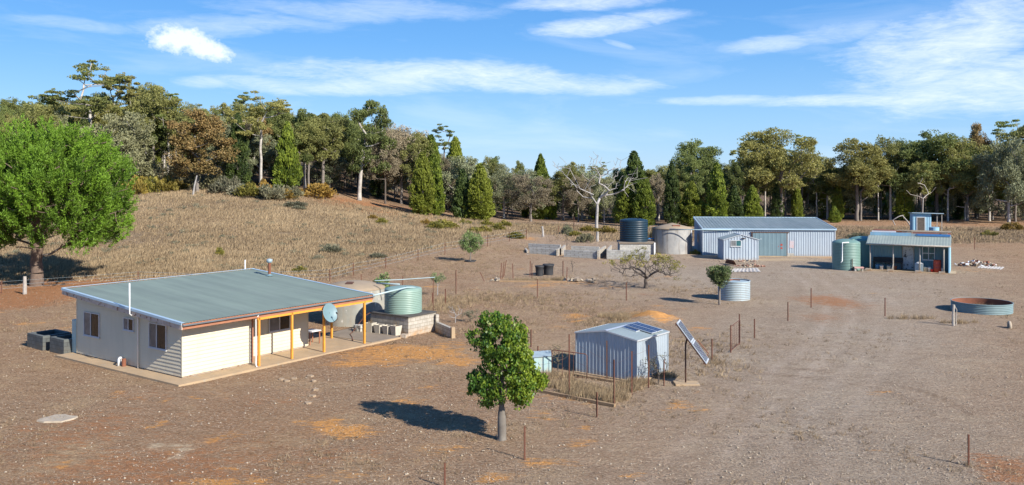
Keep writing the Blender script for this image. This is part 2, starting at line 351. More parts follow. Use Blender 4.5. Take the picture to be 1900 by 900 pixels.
def mkf():
    F_['olive'] = foliage('leaves_olive', (.115, .13, .040), (.36, .355, .118), (.35, .31, .095), .22, .42)
    F_['grey'] = foliage('leaves_grey_green', (.12, .14, .075), (.33, .35, .20), (.32, .30, .15), .18, .3)
    F_['deep'] = foliage('leaves_deep_green', (.08, .108, .034), (.26, .30, .092), (.26, .26, .08), .22, .42)
    F_['brown'] = foliage('leaves_brown_grey', (.15, .125, .08), (.38, .31, .20), (.20, .17, .11), .18)
    F_['russet'] = foliage('leaves_russet', (.13, .115, .04), (.33, .21, .08), None, .1)
    F_['cyp'] = foliage('leaves_cypress', (.06, .10, .016), (.29, .35, .045), (.28, .29, .04), .15, .3)
    F_['cypd'] = foliage('leaves_cypress_dark', (.030, .052, .018), (.12, .165, .035), None, .2)
    F_['pine'] = foliage('needles_pine', (.05, .10, .014), (.20, .345, .032), None, .05, .30)
    F_['bottle'] = foliage('leaves_bottle', (.055, .13, .020), (.27, .34, .035), None, .05, .30, .42)
    F_['sap'] = foliage('leaves_sapling', (.10, .15, .06), (.24, .28, .12), None, .15)
    F_['shrub'] = foliage('leaves_shrub', (.12, .13, .03), (.30, .25, .05), (.36, .17, .04), .2)
    F_['dry'] = foliage('dry_grass', (.19, .135, .08), (.47, .355, .215), None, .0, .2, .9)
    F_['drydk'] = foliage('short_grass', (.12, .075, .045), (.52, .405, .29), None, .0, .0, .9)
    F_['bush'] = foliage('leaves_bush', (.10, .11, .07), (.25, .23, .15), (.21, .19, .07), .2)
mkf()

# ------------------------------------------------------------------ ground
def fbm(X, Y, s, seed):
    rng = np.random.RandomState(seed); out = 0
    for k in range(5):
        a, b, c, d = rng.uniform(0, 6.28, 4); th = rng.uniform(0, 3.14); f = s * 1.9 ** k
        u = X * math.cos(th) + Y * math.sin(th); w = -X * math.sin(th) + Y * math.cos(th)
        out = out + (np.sin(u * f + a + 1.7 * np.sin(w * f * .6 + c)) * np.sin(w * f * 1.1 + b + 1.3 * np.sin(u * f * .7 + d))) / 1.6 ** k
    return out / 2.2
def fence_x(Y): return -15.9 + (Y - 75) * .345
def tall_mask(X, Y):
    w = fbm(X, Y, .12, 3) * 1.5
    a = np.clip((fence_x(Y) - .5 + w * 1.2 - X) / 5.5, 0, 1) * np.clip((Y - 74 + w * 1.2) / 6, 0, 1)
    b = np.clip((Y - 150) / 12, 0, 1)
    # strip of rough grass beyond the sheds
    c = np.clip((Y - 118 - .0 * X + w * 2) / 5, 0, 1) * np.clip((X - 5) / 6, 0, 1) * .75
    d = np.clip((fence_x(Y) + 16 - X) / 6, 0, 1) * np.clip((Y - 128) / 8, 0, 1) * .8
    return np.clip(np.maximum(np.maximum(a, c), d) * (1 - b), 0, 1)
PATCH = [ # px, py, half width px, half height px, strength, channel (0 orange dirt, 1 red earth, 2 pale)
    (760, 655, 130, 17, 1.0, 0), (690, 672, 110, 8, .7, 0), (860, 670, 60, 14, .8, 0), (1213, 589, 36, 12, 1.3, 0), (1190, 585, 30, 8, .8, 0),
    (640, 795, 75, 14, .95, 0), (600, 783, 35, 10, .9, 0), (800, 730, 60, 8, .3, 0), (1010, 862, 45, 12, .75, 0), (915, 888, 60, 14, .9, 0),
    (470, 860, 60, 10, .5, 0), (1062, 588, 30, 4, .8, 0), (1075, 595, 22, 3, .7, 0), (425, 890, 60, 12, .8, 0), (600, 890, 200, 12, .4, 0), (990, 760, 50, 20, .45, 0),
    (300, 870, 330, 60, .62, 1), (150, 800, 220, 60, .5, 1), (60, 840, 90, 40, .4, 1), (500, 740, 120, 20, .42, 1), (250, 730, 150, 12, .4, 1), (620, 850, 160, 30, .42, 1),
    (60, 545, 170, 22, 1.2, 1), (150, 525, 160, 11, 1.2, 1), (330, 515, 140, 8, .9, 1), (30, 560, 120, 18, 1.0, 1), (200, 560, 60, 20, .4, 1),
    (1550, 560, 75, 16, .8, 1), (1520, 590, 70, 14, .5, 1), (1700, 548, 80, 10, .3, 1), (1890, 880, 90, 40, .8, 1), (1560, 860, 200, 20, .15, 1),
    (1090, 475, 40, 4, .4, 0), (985, 448, 25, 4, .6, 0), (1560, 478, 60, 5, .5, 0), (1795, 500, 70, 8, .35, 0),
    (820, 640, 60, 12, .5, 0), (1060, 525, 80, 6, .5, 0), (1000, 530, 60, 4, .6, 0), (300, 826, 45, 7, .8, 2), (290, 846, 25, 4, .7, 2), (1200, 575, 120, 8, .3, 0), (730, 765, 60, 6, .3, 0),
    (1010, 530, 140, 8, .35, 1), (960, 545, 160, 8, .3, 1), (1790, 640, 180, 10, .25, 1), (1290, 478, 30, 4, .5, 2), (1440, 481, 120, 3, .8, 2), (1190, 545, 40, 4, .4, 1)]
def ground():
    Y = np.concatenate([np.linspace(-90, 18, 16), np.arange(19, 100, .32), np.arange(100, 200, 1.0), np.arange(200, 350, 4.0), 350 * 1.12 ** np.arange(1, 22)])
    u = np.linspace(-1, 1, 460); YY, UU = np.meshgrid(Y, u, indexing='ij')
    W = .80 * np.maximum(YY, 18) + 26 + np.clip(YY - 350, 0, None) * .6; XX = UU * W
    Z = terr(XX, YY) + .02 * fbm(XX, YY, .9, 5) + .035 * fbm(XX, YY, .25, 6)
    ch = [np.zeros_like(XX) for _ in range(3)]
    XW = XX + 1.0 * fbm(XX, YY, .55, 31) + .45 * fbm(XX, YY, 1.9, 32); YW = YY + 1.0 * fbm(XX, YY, .6, 33) + .4 * fbm(XX, YY, 2.1, 34)
    for (px, py, a, b, s, k) in PATCH:
        if py < 525 and px < 900: cx, cy, _z = ground_at(px, py)
        else: cx, cy = G(px, py)
        ax = a / F0 * cy; t = (1 / (py - b - 330) if py - b > 340 else 1 / 10) - 1 / (py - 330); ay = max(F0 * CAMH * t, .6)
        d = ((XW - cx) / ax) ** 2 + ((YW - cy) / ay) ** 2
        ch[k] = np.maximum(ch[k], s * np.exp(-d * 1.1))
    rg_ = np.random.RandomState(71)
    for _ in range(110):
        fy = 24 + 62 * rg_.uniform() ** 1.3; fx = fy * rg_.uniform(-.6, .22 if rg_.uniform() < .8 else .6); rr_ = rg_.uniform(.25, .9);
        m_ = rg_.uniform(.3, .65) * np.exp(-(((XW - fx) / (rr_ * 1.5)) ** 2 + ((YW - fy) / rr_) ** 2)); ch[0] = np.maximum(ch[0], m_)
    # mound of orange clay
    cx, cy = G(1213, 592); Z = Z + .55 * np.exp(-(((XX - cx) / 1.1) ** 2 + ((YY - cy) / 1.2) ** 2)) * (1 + .3 * fbm(XX, YY, 2.2, 9))
    # flat ground under buildings and gravel lane
    lane_c = interp(YY, [(20, 6.2), (34, 9.5), (45, 13), (60, 20), (80, 27), (100, 27), (140, 20)])
    lane = np.exp(-((XX - lane_c - 3) / (4.5 + .16 * YY)) ** 2) * (.8 + .25 * fbm(XX, YY, .2, 51))
    lane = np.maximum(lane, np.exp(-(((XX - 20) / 18) ** 2 + ((YY - 78) / 22) ** 2)) * .9); lane *= (1 - tall_mask(XX, YY))
    rut = np.exp(-((np.abs(XX - lane_c - .6) - .85) / .28) ** 2) * np.clip((YY - 20) / 5, 0, 1) * (YY < 85)
    arc = np.zeros_like(XX)
    ax0, ay0 = G(1500, 760)
    rr = np.hypot(XX - (ax0 - 1), (YY - ay0 - .5)); 
    for r0 in (5.6, 7.1): arc = np.maximum(arc, np.exp(-((rr - r0 - .15 * fbm(XX, YY, .5, 44)) / .15) ** 2) * np.clip(.75 + fbm(XX, YY, .7, 45), 0, 1) * (XX > ax0 - 1) * (YY > ay0 - 1))
    tc_ = interp(YY, [(24, 4.0), (31, 7.6), (38.9, 12.2), (46, 16.6), (55.4, 21.1), (66, 24.5), (85, 28), (95, 27)]); track = np.zeros_like(XX)
    for off in (-.85, .85, 2.6, 4.2): track = np.maximum(track, np.exp(-((XX - tc_ - off) / .38) ** 2) * (.9 if off < 2 else .55) * np.clip(.7 + .6 * fbm(XX, YY, .5, 41), 0, 1))
    track *= np.clip((92 - YY) / 8, 0, 1)
    red_slope = np.exp(-(((XX + 22) / 16) ** 2 + ((YY - 150) / 13) ** 2)) * .9
    ch[1] = np.maximum(ch[1], red_slope)
    ch[1] = np.maximum(ch[1], .45 * np.clip((YY - 150) / 15, 0, 1)); litter = np.clip((YY - interp(XX / np.maximum(YY, 1), [((p_ - 950) / F0, y_) for p_, y_ in EDGE]) + 3) / 9, 0, 1)  # litter mask also carries the painted shade of the forest floor
    nr, nc = XX.shape; idx = np.arange(nr * nc).reshape(nr, nc)
    Q = np.stack([idx[:-1, :-1], idx[:-1, 1:], idx[1:, 1:], idx[1:, :-1]], -1).reshape(-1, 4)
    m, nt, b = newmat('ground')
    def attr(n): a = nt.nodes.new('ShaderNodeAttribute'); a.attribute_name = n; return a.outputs['Fac']
    tc = nt.nodes.new('ShaderNodeTexCoord'); v = tc.outputs['Object']
    mp = nt.nodes.new('ShaderNodeMapping'); mp.inputs['Rotation'].default_value = (0, 0, .5); mp.inputs['Scale'].default_value = (1, 2.6, 1); nt.links.new(v, mp.inputs[0]); va = mp.outputs[0]
    n1 = ramp(nt, nz(nt, .16, 6, .62, v), .38, .62); n2 = ramp(nt, nz(nt, 1.0, 8, .70, va), .38, .62); n3 = ramp(nt, nz(nt, 5.5, 6, .72, va), .46, .62)
    n4 = ramp(nt, nz(nt, 30, 3, .7, v), .3, .7); n5 = ramp(nt, nz(nt, .07, 5, .6, v), .42, .62); n6 = ramp(nt, nz(nt, .45, 9, .74, va), .52, .68); n7 = ramp(nt, nz(nt, 9.0, 5, .72, va), .50, .66); n8 = ramp(nt, nz(nt, .30, 8, .7, v), .50, .66)
    base = mix(nt, n1, (.35, .200, .110), (.42, .300, .195)); base = mix(nt, mul(nt, n5, .55), base, (.40, .335, .265)); base = mix(nt, mul(nt, n2, .85), base, (.25, .155, .095)); base = mix(nt, mul(nt, n8, .75), base, (.50, .39, .25))
    base = mix(nt, mul(nt, n6, .6), base, (.205, .150, .095)); base = mix(nt, mul(nt, n3, .75), base, (.70, .57, .44)); base = mix(nt, mul(nt, n7, .8), base, (.120, .075, .050)); base = mix(nt, mul(nt, n4, .3), base, (.20, .14, .10))
    lanec = mix(nt, n2, (.46, .395, .32), (.33, .275, .215)); lanec = mix(nt, mul(nt, n6, .55), lanec, (.24, .20, .155)); lanec = mix(nt, mul(nt, n8, .5), lanec, (.50, .44, .36)); lanec = mix(nt, mul(nt, n3, .7), lanec, (.68, .62, .55)); lanec = mix(nt, mul(nt, n7, .75), lanec, (.16, .13, .105)); lanec = mix(nt, mul(nt, n4, .3), lanec, (.24, .195, .155))
    base = mix(nt, 1.0, base, (1.0, .905, .80), 'MULTIPLY'); lanec = mix(nt, 1.0, lanec, (1.0, .98, .945), 'MULTIPLY')
    lanec = mix(nt, mul(nt, attr('track'), ramp(nt, nz(nt, 1.5, 6, .7, va), .35, .6)), lanec, (.56, .48, .40))
    c = mix(nt, mul(nt, attr('lane'), .9), base, lanec)
    tallc = mix(nt, n1, (.31, .215, .13), (.20, .14, .085)); tallc = mix(nt, mul(nt, n2, .6), tallc, (.40, .31, .21)); tallc = mix(nt, mul(nt, n3, .4), tallc, (.18, .13, .08))
    c = mix(nt, attr('tall'), c, tallc)
    def broken(a, lo=.36, hi=.66, nn=None):
        ad = nt.nodes.new('ShaderNodeMath'); nt.links.new(a, ad.inputs[0])
        s = nt.nodes.new('ShaderNodeMath'); s.operation = 'MULTIPLY_ADD'; nt.links.new(nz(nt, 1.3, 10, .78, va), s.inputs[0]); s.inputs[1].default_value = 2.6; s.inputs[2].default_value = -1.3
        nt.links.new(s.outputs[0], ad.inputs[1]); r = ramp(nt, ad.outputs[0], lo, hi)
        return mul(nt, r, ramp(nt, a, .04, .25))
    redc = mix(nt, n3, (.44, .20, .09), (.34, .15, .07)); orc = mix(nt, n3, (.72, .36, .12), (.56, .26, .085)); plc = mix(nt, n3, (.55, .42, .28), (.44, .33, .22))
    c = mix(nt, mul(nt, broken(attr('red')), .75), c, redc); c = mix(nt, mul(nt, broken(attr('orange')), .88), c, orc); c = mix(nt, broken(attr('pale')), c, plc)
    c = mix(nt, mul(nt, attr('litter'), .8), c, mix(nt, n2, (.17, .125, .09), (.11, .08, .06)))  # forest-floor litter, darkened to paint in the shade under the trees
    c = mix(nt, mul(nt, attr('rut'), .5), c, (.20, .14, .095))
    nt.links.new(c, b.inputs['Base Color']); b.inputs['Roughness'].default_value = 1.0; b.inputs['Specular IOR Level'].default_value = .0
    bn = nt.nodes.new('ShaderNodeBump'); bn.inputs['Strength'].default_value = .8; bn.inputs['Distance'].default_value = .07
    hs = nt.nodes.new('ShaderNodeMath'); hs.operation = 'ADD'; nt.links.new(n3, hs.inputs[0]); nt.links.new(mul(nt, n2, .8), hs.inputs[1])
    nt.links.new(hs.outputs[0], bn.inputs['Height']); nt.links.new(bn.outputs[0], b.inputs['Normal'])
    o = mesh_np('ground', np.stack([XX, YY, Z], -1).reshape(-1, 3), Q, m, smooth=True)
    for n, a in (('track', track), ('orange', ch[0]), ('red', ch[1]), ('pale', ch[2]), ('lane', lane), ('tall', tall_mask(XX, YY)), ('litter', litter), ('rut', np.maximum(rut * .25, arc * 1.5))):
        at = o.data.attributes.new(n, 'FLOAT', 'POINT'); at.data.foreach_set('value', a.astype(np.float32).ravel())
    tag(o, kind='structure')
ground()

def tufts(name, XY, h, w, nb, mat, seed, spread=.15, lean=.5, tint=None, flat=False):
    rng = np.random.RandomState(seed); n = len(XY); X = np.repeat(XY[:, 0], nb) + rng.normal(0, spread, n * nb); Y = np.repeat(XY[:, 1], nb) + rng.normal(0, spread, n * nb)
    Z = terr(X, Y); hh = np.repeat(h, nb) * rng.uniform(.6, 1.2, n * nb); ww = np.repeat(w, nb) * rng.uniform(.7, 1.3, n * nb)
    a = rng.uniform(0, 6.283, n * nb); l = rng.normal(0, lean, (n * nb, 2)); l[:, 0] += .25
    if flat:
        d = rng.uniform(0, 6.283, n * nb); L_ = hh; lift = rng.uniform(.02, .35, n * nb) * L_
        P0 = np.stack([X, Y, Z + .008], 1); P1 = P0 + np.stack([-np.sin(d) * ww, np.cos(d) * ww, np.zeros_like(X)], 1); P2 = P0 + np.stack([np.cos(d) * L_, np.sin(d) * L_, lift], 1)
    else:
        P0 = np.stack([X - np.cos(a) * ww / 2, Y - np.sin(a) * ww / 2, Z - .02], 1); P1 = np.stack([X + np.cos(a) * ww / 2, Y + np.sin(a) * ww / 2, Z - .02], 1)
        P2 = np.stack([X + l[:, 0] * hh, Y + l[:, 1] * hh, Z + hh], 1)
    V = np.stack([P0, P1, P2], 1).reshape(-1, 3); Q = np.arange(len(V)).reshape(-1, 3)
    t = np.repeat(np.clip((np.repeat(tint, nb) if tint is not None else .5) + rng.normal(0, .22, n * nb), 0, 1), 3)
    return mesh_np(name, V, Q, mat, tint=t)
BLOCKED = []   # rectangles (origin, angle, x0,x1,y0,y1) where no grass grows
def free(XY):
    ok = np.ones(len(XY), bool)
    for (o, ang, x0, x1, y0, y1) in BLOCKED:
        a = R(ang); x = XY[:, 0] - o[0]; y = XY[:, 1] - o[1]; lx = x * math.cos(a) + y * math.sin(a); ly = -x * math.sin(a) + y * math.cos(a)
        ok &= ~((lx > x0) & (lx < x1) & (ly > y0) & (ly < y1))
    return XY[ok]

# ------------------------------------------------------------------ trees
def leaf_quads(rng, P, n, rad, L, W, mode='rand', flat=1.0, cols=None, tjit=.18, out_from=None, up=.6):
    """n leaf-shaped faces round every clump centre of P (N,3); rad (N,)"""
    N = len(P) * n; c = np.repeat(P, n, 0); r = np.repeat(rad, n)
    d = rng.normal(size=(N, 3)); d /= np.linalg.norm(d, axis=1)[:, None]; q = rng.uniform(0.15, 1, N) ** .45
    off = d * (q * r)[:, None]; off[:, 2] *= flat; pos = c + off
    if mode == 'droop': ax = rng.normal(0, .55, (N, 3)); ax[:, 2] -= 1.0
    elif mode == 'out':
        o = (c - (out_from if out_from is not None else 0)); o /= (np.linalg.norm(o, axis=1)[:, None] + 1e-6); ax = o * .9 + rng.normal(0, .38, (N, 3)); ax[:, 2] += up
    else: ax = rng.normal(size=(N, 3))
    ax /= np.linalg.norm(ax, axis=1)[:, None]
    sdv = np.cross(ax, rng.normal(size=(N, 3))); sdv /= (np.linalg.norm(sdv, axis=1)[:, None] + 1e-9)
    l = (L * rng.uniform(.7, 1.3, N))[:, None]; w = (W * rng.uniform(.7, 1.3, N))[:, None]
    V = np.stack([pos - ax * l / 2, pos + sdv * w / 2 , pos + ax * l / 2, pos - sdv * w / 2], 1).reshape(-1, 3)
    base = np.repeat(cols if cols is not None else rng.uniform(.2, .8, len(P)), n)
    t = np.clip(base + rng.normal(0, tjit, N), 0, 1)
    return V, np.repeat(t, 4)

def skeleton(rng, base_pts, targets, tip_r=.03, bend=.18, wander=.06, expo=2.2, upfrac=.25):
    nodes = [Vector(p) for p in base_pts]; par = [-1] + list(range(len(base_pts) - 1)); tr = len(base_pts)
    top = nodes[-1]; start = max(0, tr - max(2, tr // 2))
    order = sorted(range(len(targets)), key=lambda i: (Vector(targets[i]) - top).length)
    for i in order:
        t = Vector(targets[i]); best = None
        for j in range(start, len(nodes)):
            dd = t - nodes[j]; L_ = dd.length
            pen = L_ + (2.0 if nodes[j].z > t.z - upfrac * L_ * .5 else 0) * L_ * .4 + .25 * (nodes[j] - top).length
            if best is None or pen < best[0]: best = (pen, j)
        j = best[1]; p = nodes[j]; d = t - p; L_ = d.length; ns = 2 if L_ < 1.2 else 3 if L_ < 3 else 5
        sag = Vector((rng.normal(0, wander), rng.normal(0, wander), bend)) * L_; prev = j
        for k in range(1, ns + 1):
            u = k / ns; q = p + d * u + sag * (math.sin(math.pi * u) * -.35) + Vector(rng.normal(0, wander * .35 * L_ / ns, 3)) * (0 if k == ns else 1)
            nodes.append(q); par.append(prev); prev = len(nodes) - 1
    rad = [0.0] * len(nodes); acc = [0.0] * len(nodes)
    for i in range(len(nodes) - 1, -1, -1):
        r = acc[i] ** (1 / expo) if acc[i] > 0 else tip_r
        rad[i] = r
        if par[i] >= 0: acc[par[i]] += max(r, tip_r) ** expo
    return nodes, par, rad
def skel_mesh(nodes, par, rad, base_r, flare=1.3, n=6, rmin=0.0):
    rad = list(rad); tb = 1
    while tb < len(nodes) and par[tb] == tb - 1 and tb < 9: tb += 1
    for i in range(tb): rad[i] *= 1 - .38 * i / tb
    k = base_r / rad[0]; rad = [max(r * k, rmin) for r in rad]; V = []; Q = []
    for i in range(1, len(nodes)):
        j = par[i]; a, b = nodes[j], nodes[i]; ra, rb = min(rad[j], rad[i] * 1.25 + .005), rad[i]
        if j == 0: ra = rad[i] * flare
        if ra < 1e-4: continue
        d = (b - a)
        if d.length < 1e-5: continue
        d.normalize(); u = d.cross(Vector((.31, .17, .93))); u.normalize(); w = d.cross(u); m = n if rb > .05 else 4 if rb > .02 else 3; b0 = len(V)
        for (p, r) in ((a, ra), (b, rb)):
            for q in range(m): t = 2 * math.pi * q / m; V.append(p + (u * math.cos(t) + w * math.sin(t)) * r)
        for q in range(m): Q.append((b0 + q, b0 + (q + 1) % m, b0 + m + (q + 1) % m, b0 + m + q))
    return V, Q
def wood_obj(name, nodes, par, rad, base_r, mat, parent, flare=1.3, n=7, rmin=0.0):
    V, Q = skel_mesh(nodes, par, rad, base_r, flare, n, rmin); me = bpy.data.meshes.new(name); me.from_pydata([tuple(v) for v in V], [], Q)
    me.polygons.foreach_set('use_smooth', [True] * len(me.polygons)); me.materials.append(mat); o = bpy.data.objects.new(name, me); C.objects.link(o); o.parent = parent; return o
def leaves_obj(name, VT, mat, parent):
    V = np.concatenate([v for v, t in VT]); T = np.concatenate([t for v, t in VT])
    return mesh_np(name, V, np.arange(len(V)).reshape(-1, 4), mat, parent, T)

def trunk_pts(rng, h, lean=(0, 0), wob=.03, n=6):
    return [Vector((lean[0] * (k / n) ** 1.3 * h + (rng.normal(0, wob * h) if 0 < k else 0) * .6, lean[1] * (k / n) ** 1.3 * h + (rng.normal(0, wob * h) if 0 < k else 0) * .6, h * k / n)) for k in range(n + 1)]

def euc(name, seed, kind, Ht=18.0, width=9.0, crown0=.38, nclump=42, crad=1.25, per=75, leaf=(.50, .20), fol='olive', bark='bark_g', base_r=.25, flat=1.15, droop=True, lean=(0, 0), gaps=.0, top_heavy=.6, plates=False):
    """gum tree of height Ht: lobed crown of leaf clumps carried by limbs"""
    rng = np.random.RandomState(seed); r = thing(name, 'x', 'tree'); nclump = int(nclump * (2.2 if plates else 3.1)); per = int(per * (1.3 if plates else 1.25)); leaf = (leaf[0] * .66, leaf[1] * .76); crad = crad * .66
    z0 = Ht * crown0; hc = Ht - z0; P = []; cr = []
    nl = 13 if not plates else 11; lobes = []
    for k in range(nl):
        a = 2.4 * k + rng.uniform(-.4, .4); zz = z0 + hc * (rng.uniform(.30, .85) if plates else (.12 + .70 * (k + rng.uniform(0, 1)) / nl)); tt_ = (zz - z0) / hc; rr = width / 2 * rng.uniform(.40, .86) * (1 - .45 * max(0, tt_ - .55) / .45)
        lobes.append((rr * math.cos(a), rr * math.sin(a), zz, width * rng.uniform(.11, .20)))
    lobes.append((rng.normal(0, .06 * width), rng.normal(0, .06 * width), Ht - width * .17, width * rng.uniform(.17, .22)))
    lobes.append((rng.normal(0, .1 * width), rng.normal(0, .1 * width), z0 + hc * .5, width * .22)); lobes.append((rng.normal(0, .1 * width), rng.normal(0, .1 * width), z0 + hc * .76, width * .20))
    while len(P) < nclump:
        lx, ly, lz, lr = lobes[rng.randint(len(lobes))]
        d = rng.normal(size=3); d /= np.linalg.norm(d); d[2] = d[2] * (.55 if plates else 1.0) + (.1 if plates else .12); q = rng.uniform(.45, 1)
        p = np.array([lx, ly, lz]) + d * lr * q * np.array([1, 1, 1.0])
        if p[2] > Ht - crad * .4: continue
        P.append(p); cr.append(crad * rng.uniform(.6, 1.2))
    P = np.array(P); cr = np.array(cr)
    tp = trunk_pts(rng, z0 * .95 + hc * (.45 if plates else .22), lean, .006); nodes, par, rad = skeleton(rng, tp, [tuple(p - np.array([0, 0, .2])) for p in P[::2]], bend=.12, wander=.07, expo=1.85)
    wood_obj('trunk', nodes, par, rad, base_r, M[bark], r, 1.2, rmin=.018)
    cols = np.clip(.25 + .35 * rng.uniform(size=len(P)) + .25 * (P[:, 2] - z0) / hc, 0, 1)  # tint rises with height: a highlight painted into the upper crown
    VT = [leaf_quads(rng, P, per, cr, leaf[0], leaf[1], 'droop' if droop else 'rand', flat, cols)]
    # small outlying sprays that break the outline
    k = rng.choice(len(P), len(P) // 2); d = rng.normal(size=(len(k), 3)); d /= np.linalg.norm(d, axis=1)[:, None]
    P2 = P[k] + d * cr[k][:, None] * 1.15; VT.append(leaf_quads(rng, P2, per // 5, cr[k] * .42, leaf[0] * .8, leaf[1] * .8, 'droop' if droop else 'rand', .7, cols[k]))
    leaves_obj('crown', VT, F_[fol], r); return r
def cypress(name, seed, Ht=11.0, width=4.2, fol='cyp', z0=.06, point=1.0):
    rng = np.random.RandomState(seed); r = thing(name, 'x', 'tree'); P = []; cr = []
    for k in range(230):
        t = rng.uniform(0, 1) ** .85; prof = (min(1, t / .16 + .45)) * (1 - t ** (1.5 + point)) ** .8; a = rng.uniform(0, 6.283)
        rr = width / 2 * prof * (1 + .13 * math.sin(3 * a + seed) + .10 * math.sin(7 * t * 2 + 2 * a)) * rng.uniform(.78, 1.0)
        z = Ht * (z0 + (1 - z0) * t) - .25; P.append((rr * math.cos(a), rr * math.sin(a), z)); cr.append(.50 * rng.uniform(.7, 1.25) * (1.1 - .5 * t))
    P = np.array(P); cr = np.array(cr); tp = [Vector((0, 0, z)) for z in np.linspace(0, Ht * .93, 7)]
    mb = []; nodes = list(tp); par = [-1] + list(range(6)); rad = [.22 - .03 * k for k in range(7)]
    for k in range(0, 60): 
        p = Vector(P[k]); j = min(range(len(tp)), key=lambda i: abs(tp[i].z - p.z * .85)); nodes.append(p); par.append(j); rad.append(.03)
    wood_obj('trunk', nodes, par, rad, .24, M['bark_g'], r, 1.2)
    cols = np.clip(.45 + rng.normal(0, .22, len(P)), 0, 1)
    VT = [leaf_quads(rng, P, 42, cr, .42, .15, 'out', 1.25, cols, .15, np.array([0, 0, Ht * .35]), 1.3)]
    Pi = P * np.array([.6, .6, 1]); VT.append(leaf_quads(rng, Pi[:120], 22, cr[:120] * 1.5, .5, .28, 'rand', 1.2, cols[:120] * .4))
    leaves_obj('crown', VT, F_[fol], r); return r
def bush(name, seed, w=2.4, h=1.5, fol='bush', n=26, per=60, leaf=(.22, .09), stems=True):
    rng = np.random.RandomState(seed); r = thing(name, 'x', 'shrub'); P = []
    for k in range(n):
        a = rng.uniform(0, 6.283); q = rng.uniform(0, 1) ** .5; z = h * rng.uniform(.2, .85) * (1 - .45 * q * q); P.append((q * w / 2 * math.cos(a) * .85, q * w / 2 * math.sin(a) * .85, z))
    P = np.array(P); cr = np.full(n, min(w, h) * .26) * rng.uniform(.7, 1.2, n)
    nodes, par, rad = skeleton(rng, [(0, 0, -.05), (0, 0, .12), (.02, 0, .2)], [tuple(p) for p in P]); wood_obj('stem', nodes, par, rad, .06, M['bark_g'], r, 1.2, rmin=.008)
    leaves_obj('foliage', [leaf_quads(rng, P, per, cr, leaf[0], leaf[1], 'out', .9, np.clip(.5 + rng.normal(0, .25, n), 0, 1), .15, np.array([0, 0, 0.]), .5)], F_[fol], r); return r
# --- builders continue below

# ------------------------------------------------------------------ the house
def corr_wall(mb, p0, p1, z0, ztop, nrm, pitch=.2, depth=.03, style='rib'):
    """vertical profiled metal sheet from p0 to p1 (2-D), ztop(t) gives the upper edge, nrm points outwards"""
    p0 = Vector(p0); p1 = Vector(p1); L_ = (p1 - p0).length; d = (p1 - p0) / L_; n = Vector(nrm); k = max(1, round(L_ / pitch)); pp = L_ / k; pts = []
    prof = [(0, 0), (.55, 0), (.66, 1), (.89, 1)] if style == 'rib' else [(0, 0), (.25, .5), (.5, 1), (.75, .5)] if style == 'wave' else [(0, 0), (.7, 0), (.78, 1), (.92, 1)]
    for i in range(k):
        for (t, o) in prof: pts.append(((i + t) * pp, o * depth))
    pts.append((L_, 0)); vs = []
    for (t, o) in pts:
        q = p0 + d * t + n * o; vs.append((q.x, q.y, z0)); vs.append((q.x, q.y, ztop(t)))
    mb.add(vs, [(2 * i, 2 * i + 2, 2 * i + 3, 2 * i + 1) for i in range(len(pts) - 1)])
def corr_roof(mb, x0, x1, y0, y1, zf, pitch=.15, depth=.025, thick=.0, style='wave', along='y', flip=1):
    """sheet over x0..x1, y0..y1; zf(x,y) is the height; ribs run along `along`"""
    A0, A1 = (x0, x1) if along == 'y' else (y0, y1); k = max(1, round((A1 - A0) / pitch)); pp = (A1 - A0) / k
    prof = [(0, 0), (.25, .5), (.5, 1), (.75, .5)] if style == 'wave' else [(0, 0), (.7, 0), (.78, 1), (.92, 1)]
    pts = [((A0 + (i + t) * pp), o * depth) for i in range(k) for (t, o) in prof] + [(A1, 0)]; vs = []
    for (a, o) in pts:
        for bb in ((y0, y1) if along == 'y' else (x0, x1)):
            x, y = (a, bb) if along == 'y' else (bb, a); vs.append((x, y, zf(x, y) + o))
    mb.add(vs, [(2 * i, 2 * i + 2, 2 * i + 3, 2 * i + 1) for i in range(len(pts) - 1)])
def boards(mb, p0, p1, z0, ztop, nrm, h=.17, out=.034):
    p0 = Vector(p0); p1 = Vector(p1); d = (p1 - p0); L_ = d.length; d = d / L_; n = Vector(nrm); zmax = max(ztop(0), ztop(L_)); z = z0; slope = (ztop(L_) - ztop(0)) / L_
    while z < zmax - .01:
        z1 = min(z + h, zmax); s0, s1 = 0, L_
        if abs(slope) > 1e-6:
            sc = (z - ztop(0)) / slope
            if slope > 0: s0 = max(0, sc)
            else: s1 = min(L_, sc)
        if s1 - s0 > .02:
            def pt(s, zz, o): q = p0 + d * s + n * o; return (q.x, q.y, min(zz, max(ztop(s), z + .001)))
            mb.add([pt(s0, z, 0), pt(s1, z, 0), pt(s0, z, out), pt(s1, z, out), pt(s0, z1, .002), pt(s1, z1, .002)], [(0, 1, 3, 2), (2, 3, 5, 4)])
        z = z1
